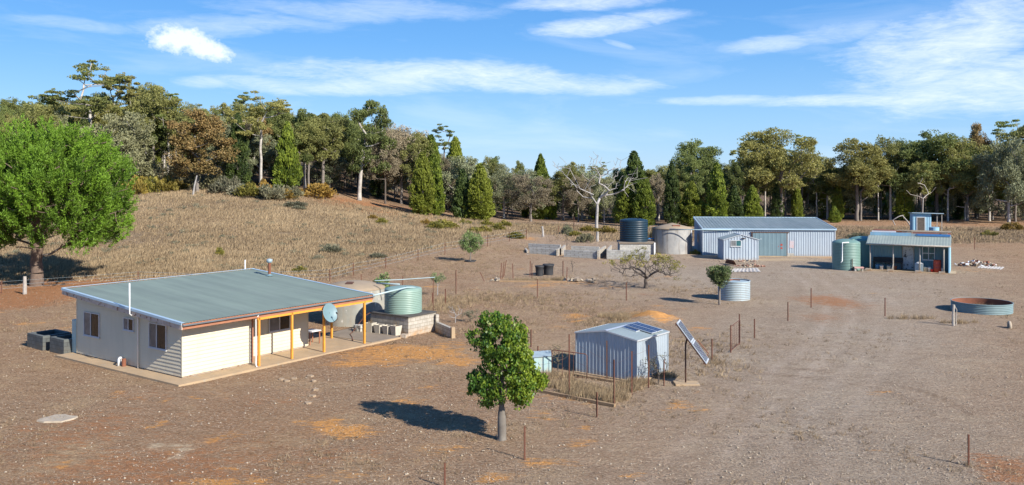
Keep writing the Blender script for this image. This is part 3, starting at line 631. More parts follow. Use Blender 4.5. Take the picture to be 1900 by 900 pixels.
def window(parent, origin, axis, w, h, split=.5, left='curt_gl', right='dark_gl', fr=.045, frame_mat='white_frame', out=None, bars=0):
    """two-light window standing proud of a wall: origin lower corner, axis unit vector along the wall, out unit vector outwards"""
    o = Vector(origin); ax = Vector(axis); on = Vector(out); up = Vector((0, 0, 1))
    def bar(mb, s0, s1, z0, z1, d0, d1):
        vs = [o + ax * s + on * d + up * z for z in (z0, z1) for (s, d) in ((s0, d0), (s1, d0), (s1, d1), (s0, d1))]; mb.hexa(vs)
    f = MB(); bar(f, 0, w, 0, fr, .0, .06); bar(f, 0, w, h - fr, h, .0, .06); bar(f, 0, fr, fr, h - fr, .0, .058); bar(f, w - fr, w, fr, h - fr, .0, .058); bar(f, w * split - fr / 2, w * split + fr / 2, fr, h - fr, .0, .062)
    for k in range(bars): zz = h * (k + 1) / (bars + 1); bar(f, fr, w - fr, zz - fr / 2, zz + fr / 2, 0, .061)
    bar(f, -.03, w + .03, -.03, 0, 0, .085); wo = f.build('window', M[frame_mat], parent)
    g = MB(); bar(g, fr, w * split, fr, h - fr, .028, .034); g.mi = 1; bar(g, w * split, w - fr, fr, h - fr, .028, .034); g.build('pane', [M[left], M[right]], wo); return wo

HC, HA = (-14.69, 38.4), 54.0
BLOCKED.append((HC, HA, -1.2, 13.6, -1.1, 9.6)); BLOCKED.append((HC, HA, 13.5, 16.2, -1.0, 2.1))
def ridge_z(b): return 2.64 + (b + .75) * .0715
def house():
    r = thing('house', 'low cream weatherboard house with a grey-green skillion roof and yellow verandah posts', 'house', (HC[0], HC[1], 0), HA)
    w = MB(); zt = lambda b: ridge_z(b) - .07; zb = .14
    w.mi = 0
    boards(w, (0, 9.1), (0, 0), zb, lambda s: zt(9.1 - s), (-1, 0)); boards(w, (0, 0), (3.72, 0), zb, lambda s: zt(0), (0, -1))
    boards(w, (3.72, 0), (3.72, 1.1), zb, lambda s: zt(s), (1, 0)); boards(w, (3.72, 1.1), (8.1, 1.1), zb, lambda s: zt(1.1), (0, -1))
    boards(w, (8.1, 1.1), (8.1, 9.1), zb, lambda s: zt(1.1 + s), (1, 0)); boards(w, (8.1, 9.1), (0, 9.1), zb, lambda s: zt(9.1), (0, 1))
    w.build('wall', M['siding'], r)
    k = MB()   # corner stops and the brown recess trim
    for (x, y) in ((-.012, -.012), (-.012, 9.112)): MB().box(x - .022, x + .022, y - .022, y + .022, zb, zt(y) - .01).build('corner_trim', M['siding'], r)
    MB().box(8.09, 8.135, 1.065, 1.11, zb, zt(1.1) - .01).build('corner_trim', M['siding'], r)
    MB().box(3.70, 3.80, -.035, .03, zb, zt(0) - .01).build('recess_trim', M['fascia'], r); MB().box(3.74, 3.80, 1.03, 1.09, zb, zt(1) - .01).build('recess_trim', M['fascia'], r)
    MB().box(.03, 8.07, .03 + 1.1, 9.07, .07, .16).box(.03, 3.69, .03, 1.2, .07, .16).build('plinth', M['barge'], r)
    # slab
    MB().hexa([(-.85, -1.05, -.1), (13.5, -1.0, -.1), (13.5, 3.4, -.1), (-.85, 3.4, -.1), (-.85, -1.05, .085), (13.5, -1.0, .07), (13.5, 3.4, .07), (-.85, 3.4, .085)]).hexa([(-.85, 3.4, -.1), (10.9, 3.4, -.1), (10.9, 9.6, -.1), (-.85, 9.6, -.1), (-.85, 3.4, .085), (10.9, 3.4, .085), (10.9, 9.6, .085), (-.85, 9.6, .085)]).build('slab', M['slab'], r)
    MB().hexa([(10.9, -.85, .0), (13.45, -.9, .0), (13.45, 3.35, .0), (10.9, 3.35, .0), (10.9, -.85, .094), (13.45, -.9, .079), (13.45, 3.35, .079), (10.9, 3.35, .094)]).build('patio_slab', M['slab_dark'], r)
    # roof
    rf = MB(); corr_roof(rf, -.5, 11.1, -.78, 9.55, lambda x, y: ridge_z(y) + .0, .16, .03); ro = rf.build('roof', M['roof'], r)
    u = MB(); u.hexa([(-.42, -.66, ridge_z(-.66) - .13), (11.02, -.66, ridge_z(-.66) - .13), (11.02, 9.45, ridge_z(9.45) - .13), (-.42, 9.45, ridge_z(9.45) - .13), (-.42, -.66, ridge_z(-.66) - .012), (11.02, -.66, ridge_z(-.66) - .012), (11.02, 9.45, ridge_z(9.45) - .012), (-.42, 9.45, ridge_z(9.45) - .012)])
    u.build('soffit', M['barge'], ro)
    t = MB()
    for (xa, xb) in ((-.56, -.40), (11.0, 11.16)):
        t.hexa([(xa, -.80, ridge_z(-.8) + .035), (xb, -.80, ridge_z(-.8) + .035), (xb, 9.62, ridge_z(9.62) + .035), (xa, 9.62, ridge_z(9.62) + .035), (xa, -.80, ridge_z(-.8) + .05), (xb, -.80, ridge_z(-.8) + .05), (xb, 9.62, ridge_z(9.62) + .05), (xa, 9.62, ridge_z(9.62) + .05)])
    xo = -.56; t.hexa([(xo, -.80, ridge_z(-.8) - .06), (xo + .02, -.80, ridge_z(-.8) - .06), (xo + .02, 9.62, ridge_z(9.62) - .06), (xo, 9.62, ridge_z(9.62) - .06), (xo, -.80, ridge_z(-.8) + .033), (xo + .02, -.80, ridge_z(-.8) + .033), (xo + .02, 9.62, ridge_z(9.62) + .033), (xo, 9.62, ridge_z(9.62) + .033)])
    t.box(-.54, 11.14, 9.52, 9.64, ridge_z(9.6) + .052, ridge_z(9.6) + .066)
    t.build('roof_flashing', M['trim_blue'], ro)
    b = MB(); xo = -.52
    for xo in (-.52, 11.08): b.hexa([(xo, -.76, ridge_z(-.76) - .27), (xo + .04, -.76, ridge_z(-.76) - .27), (xo + .04, 9.6, ridge_z(9.6) - .27), (xo, 9.6, ridge_z(9.6) - .27), (xo, -.76, ridge_z(-.76) - .01), (xo + .04, -.76, ridge_z(-.76) - .01), (xo + .04, 9.6, ridge_z(9.6) - .01), (xo, 9.6, ridge_z(9.6) - .01)])
    b.build('barge_board', M['barge'], ro)
    MB().box(-.48, 11.08, -.74, -.70, ridge_z(-.74) - .27, ridge_z(-.74) - .01).build('fascia_board', M['fascia'], ro)
    g = MB(); gz = ridge_z(-.8) - .10; g.box(-.5, 11.12, -.86, -.845, gz, gz + .06).box(-.5, 11.12, -.845, -.745, gz, gz + .012).box(-.5, -.485, -.845, -.745, gz + .012, gz + .085); g.box(11.105, 11.12, -.845, -.745, gz + .012, gz + .085).build('gutter', M['dark_gutter'], ro)
    # windows on the end wall (facing -x) and in the recess
    window(r, (-.02, 8.36, 1.12), (0, -1, 0), 1.47, 1.19, .46, 'curt_gl', 'dark_gl', out=(-1, 0, 0))
    window(r, (-.02, 4.71, 1.76), (0, -1, 0), .88, .60, .5, 'curt_gl', 'dark_gl', out=(-1, 0, 0))
    window(r, (-.02, 2.54, 1.18), (0, -1, 0), 1.40, 1.16, .46, 'curt_gl', 'dark_gl', out=(-1, 0, 0))
    window(r, (5.55, 1.08, 1.2), (1, 0, 0), 1.35, .92, .5, 'curt_gl', 'dark_gl', out=(0, -1, 0))
    # verandah posts and beams
    for (x, y) in ((3.6, -.70), (5.57, -.70), (7.64, -.70), (10.49, -.70), (10.5, 1.88), (10.5, 5.3), (10.5, 9.0)):
        MB().box(x - .05, x + .05, y - .05, y + .05, .08, ridge_z(y) - (.28 if y < 0 else .15)).build('verandah_post', M['yellow'], r)
    MB().box(3.5, 11.04, -.76 + .01, -.655, ridge_z(-.7) - .38, ridge_z(-.7) - .275).build('beam', M['yellow'], r)
    MB().hexa([(10.45, -.64, 2.31), (10.55, -.64, 2.31), (10.55, 9.4, 3.03), (10.45, 9.4, 3.03), (10.45, -.64, 2.45), (10.55, -.64, 2.45), (10.55, 9.4, 3.17), (10.45, 9.4, 3.17)]).build('beam', M['yellow'], r)
    MB().tube([(3.52, -.80, gz + .0), (3.50, -.62, 2.30), (3.50, -.62, .35), (3.46, -.66, .16), (3.36, -.86, .10)], .03, 8).build('downpipe', M['white'], r, True)
    MB().tube([(-.075, 3.42, .1), (-.075, 3.42, 2.42), (-.12, 3.38, 2.52), (-.56, 3.18, 2.66), (-.66, 3.13, 2.74), (-.66, 3.13, 4.15)], .032, 10).build('vent_pipe', M['white'], r, True)
    MB().tube([(10.62, 9.72, .0), (10.62, 9.72, 3.98)], .035, 8).build('vent_pipe', M['white'], r, True)
    z = ridge_z(7.0); f = MB().cyl((10.3, 7.0, z), .085, .80, 14); fo = f.build('flue', M['rust_in'], r, True)
    MB().lathe([(.10, .06), (.17, .12), (.17, .26), (.06, .30), (.0, .31)], 16, (10.3, 7.0, z + .74)).build('flue_cap', M['galv'], fo, True)
    MB().lathe([(.22, .012), (.12, .06), (.088, .12)], 16, (10.3, 7.0, z + .025)).build('flue_flashing', M['dish'], fo, True)
    # clothes rail jutting from the end wall of the recess
    MB().tube([(6.9, .98, 2.02), (7.5, .25, 2.0), (8.3, -.25, 2.0)], .012, 6).build('clothes_rail', M['bright_blue'], r, True)
    MB().tube([(-.10, 4.80, .07), (-.11, 4.80, .34), (-.16, 4.76, .44), (-.26, 4.68, .45), (-.34, 4.62, .40), (-.35, 4.61, .09)], .055, 10).build('drain_pipe', M['white'], r, True)
    MB().cyl((-.22, 4.38, .085), .10, .36, 14).build('inspection_riser', M['rust_in'], r, True)
    return r
house()

def hw(a, b, z=0): c, s = math.cos(R(HA)), math.sin(R(HA)); return (HC[0] + a * c - b * s, HC[1] + a * s + b * c, z)
# satellite dish on a verandah post
def dish():
    c = Vector(hw(7.78, -.95, 2.08)); r = thing('satellite_dish', 'round grey satellite dish fixed to a yellow verandah post of the house', 'satellite dish', tuple(c), 0)
    n = Vector((.74, -.60, .32)).normalized(); q = n.to_track_quat('Z', 'Y').to_matrix().to_4x4(); d = MB(); prof = [(.02, .0), (.2, .012), (.36, .04), (.50, .085), (.51, .085), (.36, .028), (.2, .0), (.02, -.012)]
    d.lathe([(a * .90, b) for a, b in prof], 40); d.v = [tuple(q @ Vector((v[0], v[1] * 1.08, v[2]))) for v in d.v]; d.build('reflector', M['dish'], r, True)
    f = MB(); f.tube([q @ Vector((.12, -.50, .03)), q @ Vector((.10, -.42, .42)), q @ Vector((.05, -.15, .55))], .014, 6); fo = f.build('feed_arm', M['rust_dk'], r, True)
    MB().tube([q @ Vector((.05, -.17, .53)), q @ Vector((.04, -.08, .50))], .04, 8).build('receiver', M['black'], fo, True)
    MB().tube([q @ Vector((0, 0, -.01)), q @ Vector((0, 0, -.12)), Vector(hw(7.64, -.70, 2.05)) - c], .03, 8).build('bracket', M['rust_dk'], r, True)
dish()
def table():
    r = thing('garden_table', 'small pale-topped table under the open end of the house verandah', 'table', hw(8.75, 1.55, .075), HA)
    MB().box(-.4, .4, -.35, .35, .68, .73).build('tabletop', M['white'], r, bevel=.01)
    for (x, y) in ((-.33, -.28), (.33, -.28), (.33, .28), (-.33, .28)): MB().box(x - .025, x + .025, y - .025, y + .025, 0, .68).build('leg', M['fascia'], r)
table()
# concrete tank behind the house
def corrugate(r, z0, z1, pitch, d):
    k = round((z1 - z0) / pitch); out = []
    for i in range(k):
        z = z0 + (z1 - z0) * i / k; p = (z1 - z0) / k
        out += [(r - d, z), (r - d * .2, z + p * .22), (r, z + p * .5), (r - d * .2, z + p * .78)]
    return out + [(r - d, z1)]
def tank_concrete_house():
    x, y = -9.9, 54.0; r = thing('water_tank', 'large round stained concrete tank with a domed brown roof behind the house', 'water tank', (x, y, 0), 0)
    MB().lathe([(1.92, -.1), (1.92, 2.10)], 64).build('wall', M['conc_tank'], r, True)
    MB().lathe([(1.935, 2.10), (1.94, 2.16), (1.7, 2.28), (1.2, 2.43), (.6, 2.53), (0, 2.57)], 64).build('roof', M['conc_top'], r, True)
    MB().hexa([(-.35, -1.0, 2.47), (.1, -1.05, 2.47), (.15, -.75, 2.55), (-.3, -.7, 2.55), (-.35, -1.0, 2.51), (.1, -1.05, 2.51), (.15, -.75, 2.59), (-.3, -.7, 2.59)]).build('hatch', M['rust_dk'], r)
tank_concrete_house()
def poly_tank(name, label, x, y, z, rad, h, mat, pitch=.09, d=.022, dome=.22, hatch=True, group=None, wavetop=0):
    r = thing(name, label, 'water tank', (x, y, z), 0, group=group)
    m = MB(); m.lathe([(rad * .985, 0), (rad * .99, .04)] + corrugate(rad, .06, h, pitch, d) + [(rad * .985, h + .03), (rad * .97, h + .07)], 64); m.disc(rad * .98, 0, 64, up=False); m.build('body', mat, r, True)
    def wob(a, zz): return wavetop * math.cos(8 * a)
    MB().lathe([(rad * .985, h + .045), (rad * .96, h + .09), (rad * .7, h + .09 + dome * .55), (rad * .35, h + .09 + dome * .9), (0, h + .09 + dome)], 64, wob=wob if wavetop else None).build('roof', mat, r, True)
    if hatch: MB().cyl((rad * .35, -rad * .25, h + .05 + dome * .75), .22, .10, 20).build('lid', mat, r, True)
    return r
def blockbox(name, label, o, ang, dx, dy, h, mat, t=.19, hollow=True, cat='block base', floor=None, kindlid=None):
    r = thing(name, label, cat, (o[0], o[1], o[2] if len(o) > 2 else 0), ang)
    if hollow:
        m = MB(); m.box(0, dx, 0, t, -.1, h).box(0, dx, dy - t, dy, -.1, h).box(0, t, t, dy - t, -.1, h).box(dx - t, dx, t, dy - t, -.1, h); m.build('wall', mat, r, bevel=.008)
    else: MB().box(0, dx, 0, dy, -.1, h).build('wall', mat, r, bevel=.008)
    if kindlid: MB().box(-.05, dx + .05, -.05, dy + .05, h + .002, h + .07).build('slab', kindlid, r, bevel=.01)
    return r
P = hw(13.68, -.95); blockbox('tank_stand', 'pale concrete block base with a black top under the round green tank', (P[0], P[1], 0), HA, 2.35, 3.0, 1.06, M['block'], hollow=False, kindlid=M['blk_edge'])
tc_ = hw(14.86, .55); poly_tank('water_tank', 'pale green ribbed water tank standing on the concrete block base beside the house', tc_[0], tc_[1], 1.132, 1.10, 1.30, M['grn_tank'], .105, .03, .12)
def picket_mb0(): return MB().tube([(-5.3, 58.1, -.1), (-5.3, 58.1, 2.3)], .022, 6)
# pipes near the house tanks
g0 = hw(11.05, -.80, 2.60); MB().tube([g0, (-5.75, 50.35, 2.68)], .045, 10).tube([(-5.75, 50.35, 2.70), (-5.75, 50.35, 2.45)], .05, 8)
tag(MB().tube([g0, (-6.1, 49.9, 2.66), (-5.65, 50.3, 2.60)], .05, 10).build('water_pipe', M['pipe'], None, True), 'pale green pipe running from the house gutter to the top of the green tank', 'pipe')
tag(MB().tube([(-8.35, 53.2, 2.50), (-6.8, 52.2, 2.55)], .05, 10).build('water_pipe', M['pipe'], None, True), 'short pale pipe joining the concrete tank roof to the green tank', 'pipe')
tag(picket_mb0().build('pipe_post', M['rust']), 'thin rusty post holding up the far end of the long pale pipe', 'post')
tag(MB().tube([(-8.6, 54.0, 2.56), (-7.2, 55.2, 2.48), (-5.3, 58.0, 2.30), (-5.2, 58.2, 2.30)], .028, 10).build('water_pipe', M['pipe'], None, True), 'long pale pipe stretching away from the concrete tank roof behind the green tank', 'pipe')
# buckets / planters
def pot(x, y, lab, s=1.0, ang=0):
    r = thing('planter', lab, 'planter', (x, y, .075), ang, 'planters against the block base')
    a, b, h = .17 * s, .24 * s, .52 * s; m = MB()
    m.add([(-a, -a, 0), (a, -a, 0), (a, a, 0), (-a, a, 0), (-b, -b, h), (b, -b, h), (b, b, h), (-b, b, h)], [(0, 3, 2, 1), (0, 1, 5, 4), (1, 2, 6, 5), (2, 3, 7, 6), (3, 0, 4, 7)])
    c = b - .03; m.add([(-b, -b, h), (b, -b, h), (b, b, h), (-b, b, h), (-c, -c, h), (c, -c, h), (c, c, h), (-c, c, h), (-c, -c, h - .06), (c, -c, h - .06), (c, c, h - .06), (-c, c, h - .06)],
      [(0, 1, 5, 4), (1, 2, 6, 5), (2, 3, 7, 6), (3, 0, 4, 7), (4, 5, 9, 8), (5, 6, 10, 9), (6, 7, 11, 10), (7, 4, 8, 11)]); m.build('pot', M['potw'], r)
    MB().box(-c, c, -c, c, h - .1, h - .07).build('soil', M['wood'], r); return r
for k, (lab, s) in enumerate((('squat pale square planter at the front corner, holding dry stalks', 1.05), ('pale square planter second from the front corner of the block base', .95), ('pale square planter third from the front corner of the block base', .95), ('pale square planter nearest the brick pile, with a tuft of dry grass', 1.05))):
    x, y, _ = hw(13.30 - .05 * k, -.35 + .62 * k); pot(x, y, lab, s, HA + 5 * k - 6)
def stalks(name, lab, x, y, z, n, h, w, seed, mat=None):
    rng = np.random.RandomState(seed); m = MB()
    for k in range(n):
        a, q = rng.uniform(0, 6.28), rng.uniform(0, w); p = Vector((x + q * math.cos(a), y + q * math.sin(a), z)); d = Vector((rng.normal(0, .2), rng.normal(0, .2), 1)) * h * rng.uniform(.6, 1.1)
        m.tube([p, p + d * .5 + Vector((rng.normal(0, .03), 0, 0)), p + d], [.007, .006, .003], 3)
    return tag(m.build(name, mat or F_['dry']), lab, 'plant')
x, y, _ = hw(13.30, -.35); stalks('dry_plant', 'upright dry stalks growing in the front planter', x, y, .5, 12, .5, .1, 3)
x, y, _ = hw(13.15, 1.51); stalks('dry_plant', 'tuft of dry grass in the rear planter by the brick pile', x, y, .5, 22, .35, .12, 4)
def bricks(name, lab, o, ang, nx, ny, nz_, mat, cat='brick pile', bw=.39, bd=.19, bh=.19, seed=0, jit=.02, z=0.0):
    rng = random.Random(seed); m = MB()
    for k in range(nz_):
        for i in range(nx):
            for j in range(ny):
                if k == nz_ - 1 and rng.random() < .3: continue
                q = Matrix.Translation((i * bw + rng.uniform(-jit, jit), j * bd + rng.uniform(-jit, jit), bh * (k + .5))) @ Matrix.Rotation(rng.uniform(-.06, .06), 4, 'Z'); m.obox(q, bw * .95, bd * .95, bh * .97)
    r = m.build(name, mat, None, bevel=.006); r.location = (o[0], o[1], z); r.rotation_euler = (0, 0, R(ang)); return tag(r, lab, cat)
x, y, _ = hw(12.95, 2.05); bricks('block_pile', 'small stack of grey blocks and brick behind the planters', (x, y), HA, 1, 3, 2, M['block_grey'], seed=2, z=.07)
x, y, _ = hw(13.25, -1.15); bricks('loose_block', 'loose pale blocks lying at the foot of the block base corner', (x, y), HA + 20, 1, 2, 1, M['block'], 'blocks', seed=11, bh=.22, z=0)
# low retaining wall beside the stand
x, y, _ = hw(16.06, -.92); wl = thing('retaining_wall', 'low stepped block wall leading off the right side of the tank base', 'wall', (x, y, 0), -64)
MB().box(0.05, 2.6, -.1, .09, -.1, .55).build('wall', M['block'], wl); MB().box(0.05, .35, -.095, .085, .552, .98).build('end_block', M['block'], wl); MB().box(2.6, 2.8, -.11, .10, -.1, .62).build('pier', M['slab'], wl)
# hose / cable on the patio and dark lean-to sheet by the tank
pts = [hw(10.6, .3, .10), hw(11.3, 1.1, .10), hw(11.9, 1.9, .10), hw(12.4, 2.2, .12), hw(12.9, 2.4, .35), hw(13.3, 2.1, .95), hw(13.5, 1.9, 1.12)]
tag(MB().tube(pts, .022, 6).build('hose', M['rust'], None, True), 'brown hose trailing over the patio up to the block base', 'hose')
# block boxes left of the house
x, y, _ = hw(-.36, 9.75); blockbox('block_trough', 'dark hollow concrete block box against the back corner of the house', (x, y), HA, 1.5, 1.45, .76, M['block_dark'])
x, y, _ = hw(-.45, 11.75); blockbox('block_trough', 'low concrete block box standing away from the house with its outer end sunlit', (x, y), HA, 1.5, 1.7, .74, M['block_dark'])
x, y, _ = hw(.05, 9.35); r = thing('water_heater', 'pale blue-green cabinet standing at the back corner of the house', 'water heater', (x, y, 0), HA); MB().box(0, .45, 0, .4, -.05, 1.75).build('cabinet', M['blue_paint'], r, bevel=.02); MB().tube([(.2, -.02, .4), (.2, -.06, .4), (.2, -.06, 0)], .02, 6).build('pipe', M['alu'], r)
# stepping stones, slab pieces
rng = random.Random(5)
for k, (px_, py_, lab) in enumerate(((523, 704, 'pale stepping stone nearest the verandah slab'), (532, 707, 'long pale stepping stone just off the verandah slab'), (545, 703, 'third stepping stone from the verandah, in a slight curve'), (576, 698, 'fourth stepping stone along the curved line'), (582, 707, 'fifth stepping stone where the line turns toward the yard'), (586, 723, 'sixth stepping stone, small and isolated in the yard'), (580, 735, 'seventh stepping stone, wide and pale'), (572, 748, 'last stepping stone, half sunk in the yard dirt'))):
    px_, py_ = (px_ + 0, py_); X, Y = G(px_, py_); a = [(.12 + rng.uniform(-.03, .03)) for _ in range(9)]; m = MB()
    vs = [(a[i] * math.cos(i * .698) * 1.15, a[i] * math.sin(i * .698), .03) for i in range(9)]; m.add(vs + [(v[0] * 1.05, v[1] * 1.05, -.04) for v in vs], [tuple(range(9))] + [(i, i + 9, (i + 1) % 9 + 9, (i + 1) % 9) for i in range(9)])
    o = m.build('stepping_stone', M['stepstone']); o.location = (X, Y, float(terr(X, Y)) + .015); o.rotation_euler = (0, 0, rng.uniform(0, 3)); tag(o, lab, 'stepping stone', 'stepping stones beside the verandah')
X, Y = G(107, 778); m = MB(); vs = [(.62 * math.cos(i * .524) * (1 + .18 * math.sin(i * 2.1)), .50 * math.sin(i * .524) * (1 + .15 * math.cos(i * 1.7)), .05) for i in range(12)]; m.add(vs + [(v[0] * 1.06, v[1] * 1.06, -.05) for v in vs], [tuple(range(12))] + [(i, i + 12, (i + 1) % 12 + 12, (i + 1) % 12) for i in range(12)])
o = m.build('concrete_cover', M['stone']); o.location = (X, Y, 0.0); tag(o, 'flat pale concrete cover set in the open ground of the front yard', 'concrete cover')
X, Y = G(318, 717); r = bricks('edge_rock', 'small pale rock at the front corner of the house slab', (X, Y), 20, 1, 1, 1, M['stone'], 'rock', .5, .25, .14, seed=1); 

# ------------------------------------------------------------------ garden shed with solar panels
SC, SA = (5.49, 37.96), 51.0
BLOCKED.append((SC, SA, -.1, 2.8, -.1, 3.3))
def gable_shed(name, label, o, ang, dx, dy, he, hr, wallmat, roofmat, ov=.07, style='step', pitch=.19, rib=.022, roof_pitch=.19):
    """ridge runs along local x; gable ends at x=0 and x=dx; dy is the width across the gable"""
    r = thing(name, label, 'shed', (o[0], o[1], float(terr(*o)) * 1.0), ang); hy = dy / 2; w = MB(); gz = lambda y: he + (hr - he) * (1 - abs(y - hy) / hy)
    corr_wall(w, (0, dy), (0, 0), -.05, lambda t: gz(dy - t), (-1, 0), pitch, rib, 'rib'); corr_wall(w, (0, 0), (dx, 0), -.05, lambda t: he, (0, -1), pitch, rib, 'rib')
    corr_wall(w, (dx, 0), (dx, dy), -.05, lambda t: gz(t), (1, 0), pitch, rib, 'rib'); corr_wall(w, (dx, dy), (0, dy), -.05, lambda t: he, (0, 1), pitch, rib, 'rib'); w.build('wall', wallmat, r)
    rf = MB(); zf = lambda x, y: he + .03 + (hr - he) * (1 - abs(y - hy) / hy)
    for (ya, yb) in ((-ov, hy), (hy, dy + ov)): corr_roof(rf, -ov, dx + ov, ya, yb, zf, roof_pitch, .012, style='rib')
    ro = rf.build('roof', roofmat, r); c = MB(); zr = hr + .045
    for sgn in (-1, 1): c.add([(-ov - .01, hy, zr + .012), (dx + ov + .01, hy, zr + .012), (dx + ov + .01, hy + sgn * .12, zr - .012), (-ov - .01, hy + sgn * .12, zr - .012)], [(0, 1, 2, 3) if sgn < 0 else (3, 2, 1, 0)])
    for x in (-ov - .012, dx + ov): 
        for (ya, yb) in ((-ov, hy), (hy, dy + ov)): c.hexa([(x, ya, zf(0, ya) - .05), (x + .012, ya, zf(0, ya) - .05), (x + .012, yb, zf(0, yb) - .05), (x, yb, zf(0, yb) - .05), (x, ya, zf(0, ya) + .018), (x + .012, ya, zf(0, ya) + .018), (x + .012, yb, zf(0, yb) + .018), (x, yb, zf(0, yb) + .018)])
    for y in (-ov - .012, dy + ov): c.box(-ov, dx + ov, y, y + .012, zf(0, -ov) - .05, zf(0, -ov) + .016)
    c.build('roof_trim', M['alu'], ro); k = MB()
    for (x, y) in ((-.025, -.025), (-.025, dy + .025), (dx + .025, -.025), (dx + .025, dy + .025)): MB().box(x - .02, x + .02, y - .02, y + .02, -.05, he).build('corner_trim', wallmat, r)
    return r
gs = gable_shed('garden_shed', 'zinc garden shed with solar panels on its roof, standing in the yard', SC, SA, 2.75, 3.2, 1.83, 2.08, M['zinc'], M['shed_roof'])
MB().box(-.12, 2.87, -.12, 3.32, -.1, .04).build('slab', M['slab'], gs)
def solar_panel(parent, mat4, w, l, cells=4, name='solar_panel', rows=1, fr=.03):
    f = MB(); t = .035
    f.obox(mat4, w, l, t); p = f.build(name, M['alu'], parent)
    g = MB()
    for r_ in range(rows):
        for k in range(cells):
            cw = (w - fr * (cells + 1)) / cells; cl = (l - fr * (rows + 1)) / rows; cx = -w / 2 + fr + cw / 2 + k * (cw + fr); cy = -l / 2 + fr + cl / 2 + r_ * (cl + fr)
            g.obox(mat4 @ Matrix.Translation((cx, cy, t / 2 + .001)), cw, cl, .006)
    g.build('solar_cells', M['cell'], p); return p
rp = thing('roof_solar_panels', 'pair of dark solar panels on a rack over the garden shed roof', 'solar panels', (SC[0], SC[1], 0), SA)
sl_ = math.atan2(.25, 1.6)
for (cx, lift) in ((1.72, .05), (2.25, .05)): solar_panel(rp, Matrix.Translation((cx, .78, 1.98 + lift + .02)) @ Matrix.Rotation(sl_, 4, 'X'), .50, 1.42, 2, 'panel', 1)
solar_panel(rp, Matrix.Translation((1.30, 1.10, 2.025 + .03)) @ Matrix.Rotation(sl_, 4, 'X'), .36, .80, 1, 'panel')
m = MB()
for y in (.3, 1.25): m.box(1.45, 2.55, y - .02, y + .02, 1.9 + y * .156 - .02, 1.9 + y * .156 + .004); [m.box(x - .015, x + .015, y - .015, y + .015, 1.84 + y * .156, 1.9 + y * .156 - .02) for x in (1.5, 2.5)]
m.build('rack', M['rust'], rp)
# pole mounted array
def array():
    X, Y = 7.58, 37.65; r = thing('solar_array', 'tilted array of solar panels on a rusty steel pole beside the garden shed', 'solar array', (X, Y, 0), 0)
    MB().tube([(0, 0, -.1), (0, 0, 1.78)], .035, 10).build('pole', M['rust_dk'], r, True); MB().box(-.5, .55, -.35, .35, -.06, .07).build('footing', M['slab'], r, bevel=.02)
    a = Vector((.95, -.31, 0)).normalized(); t = R(53); n = (a * math.sin(t) + Vector((0, 0, math.cos(t)))).normalized(); yv = (a * math.cos(t) - Vector((0, 0, math.sin(t)))).normalized(); xv = yv.cross(n)
    c = Vector((.32, .02, 1.86)); q = Matrix((xv, yv, n)).transposed().to_4x4(); q.translation = c
    for s in (-1, 1): solar_panel(r, q @ Matrix.Translation((0, s * .535, 0)), 1.0, 1.05, 4, 'panel', 1, .075)
    m = MB(); 
    for x in (-.45, .45): m.obox(q @ Matrix.Translation((x, 0, -.05)), .05, 2.16, .05)
    for y in (-1.0, 0, 1.0): m.obox(q @ Matrix.Translation((0, y, -.095)), .95, .05, .04)
    m.build('frame', M['rust_in'], r); MB().tube([q @ Vector((0, -.25, -.1)), (0, 0, 1.74)], .04, 8).build('bracket', M['rust_dk'], r)
    MB().tube([q @ Vector((-.50, .1, .10)), q @ Vector((-.62, .85, .12)), q @ Vector((-.5, .92, -.02))], .022, 6).build('brace', M['rust_in'], r)
array()
# fenced enclosure round the garden shed
def picket_mb(h, lean=(0, 0), t=.045):
    m = MB(); n = 3; vs = []
    for z in (-.15, h):
        for k in range(3):
            a = 2 * math.pi * k / 3
            for (rr, da) in ((t, -.16), (t, .16), (t * .22, 1.047)): vs.append((rr * math.cos(a + da) + lean[0] * max(z, 0) / h, rr * math.sin(a + da) + lean[1] * max(z, 0) / h, z))
    N_ = 9; m.add(vs, [(i, (i + 1) % N_, N_ + (i + 1) % N_, N_ + i) for i in range(N_)] + [tuple(reversed(range(N_))), tuple(range(N_, 2 * N_))]); return m
def picket(px_, top, bot, label=None, parent=None, group='steel fence pickets', mat='rust_dk', lean=0.0, name='fence_picket', t=.032):
    X, Y, Z = ground_at(px_, bot); h = (bot - top) * Y / F0; o = picket_mb(h, (lean, 0), t * (1 + .006 * max(0, Y - 30))).build(name, M[mat]); o.rotation_euler = (0, 0, (px_ * 7.3) % 3.1)
    if lean: o.rotation_euler = (0, 0, 0)
    if parent is None: o.location = (X, Y, Z); tag(o, label, 'fence picket', group)
    else: o.parent = parent; o.location = (X - parent.location.x, Y - parent.location.y, Z - parent.location.z)
    return (X, Y, Z, h)
def wires(parent, ends, hs, name='wire', r=.006, mat='galv'):
    m = MB(); o = Vector(parent.location)
    for hz in hs:
        for (a, b) in zip(ends[:-1], ends[1:]):
            p = Vector((a[0], a[1], a[2] + a[3] * hz)); q = Vector((b[0], b[1], b[2] + b[3] * hz)); mid = (p + q) / 2 - Vector((0, 0, .03)); m.tube([p - o, mid - o, q - o], r, 3, False)
    return m.build(name, M[mat], parent)
en = thing('wire_fence', 'tall rusty pickets and wire enclosing the dry grass patch beside the garden shed', 'fence', (1.0, 36.0, 0))
e = [picket(*p, parent=en, mat='rust', name='post', t=.03) for p in ((1056, 621, 734), (1139.3, 668, 753), (1172.3, 652, 734), (1203.4, 641, 720), (1232, 668, 715.6))]
ex = G(1000, 728); wires(en, [(ex[0], ex[1], 0, 1.9)] + e, (.3, .6, .9), r=.004, mat='rust_dk')
picket(998, 642, 683, 'reddish picket rising in front of the pale blue box', mat='rust', t=.03)
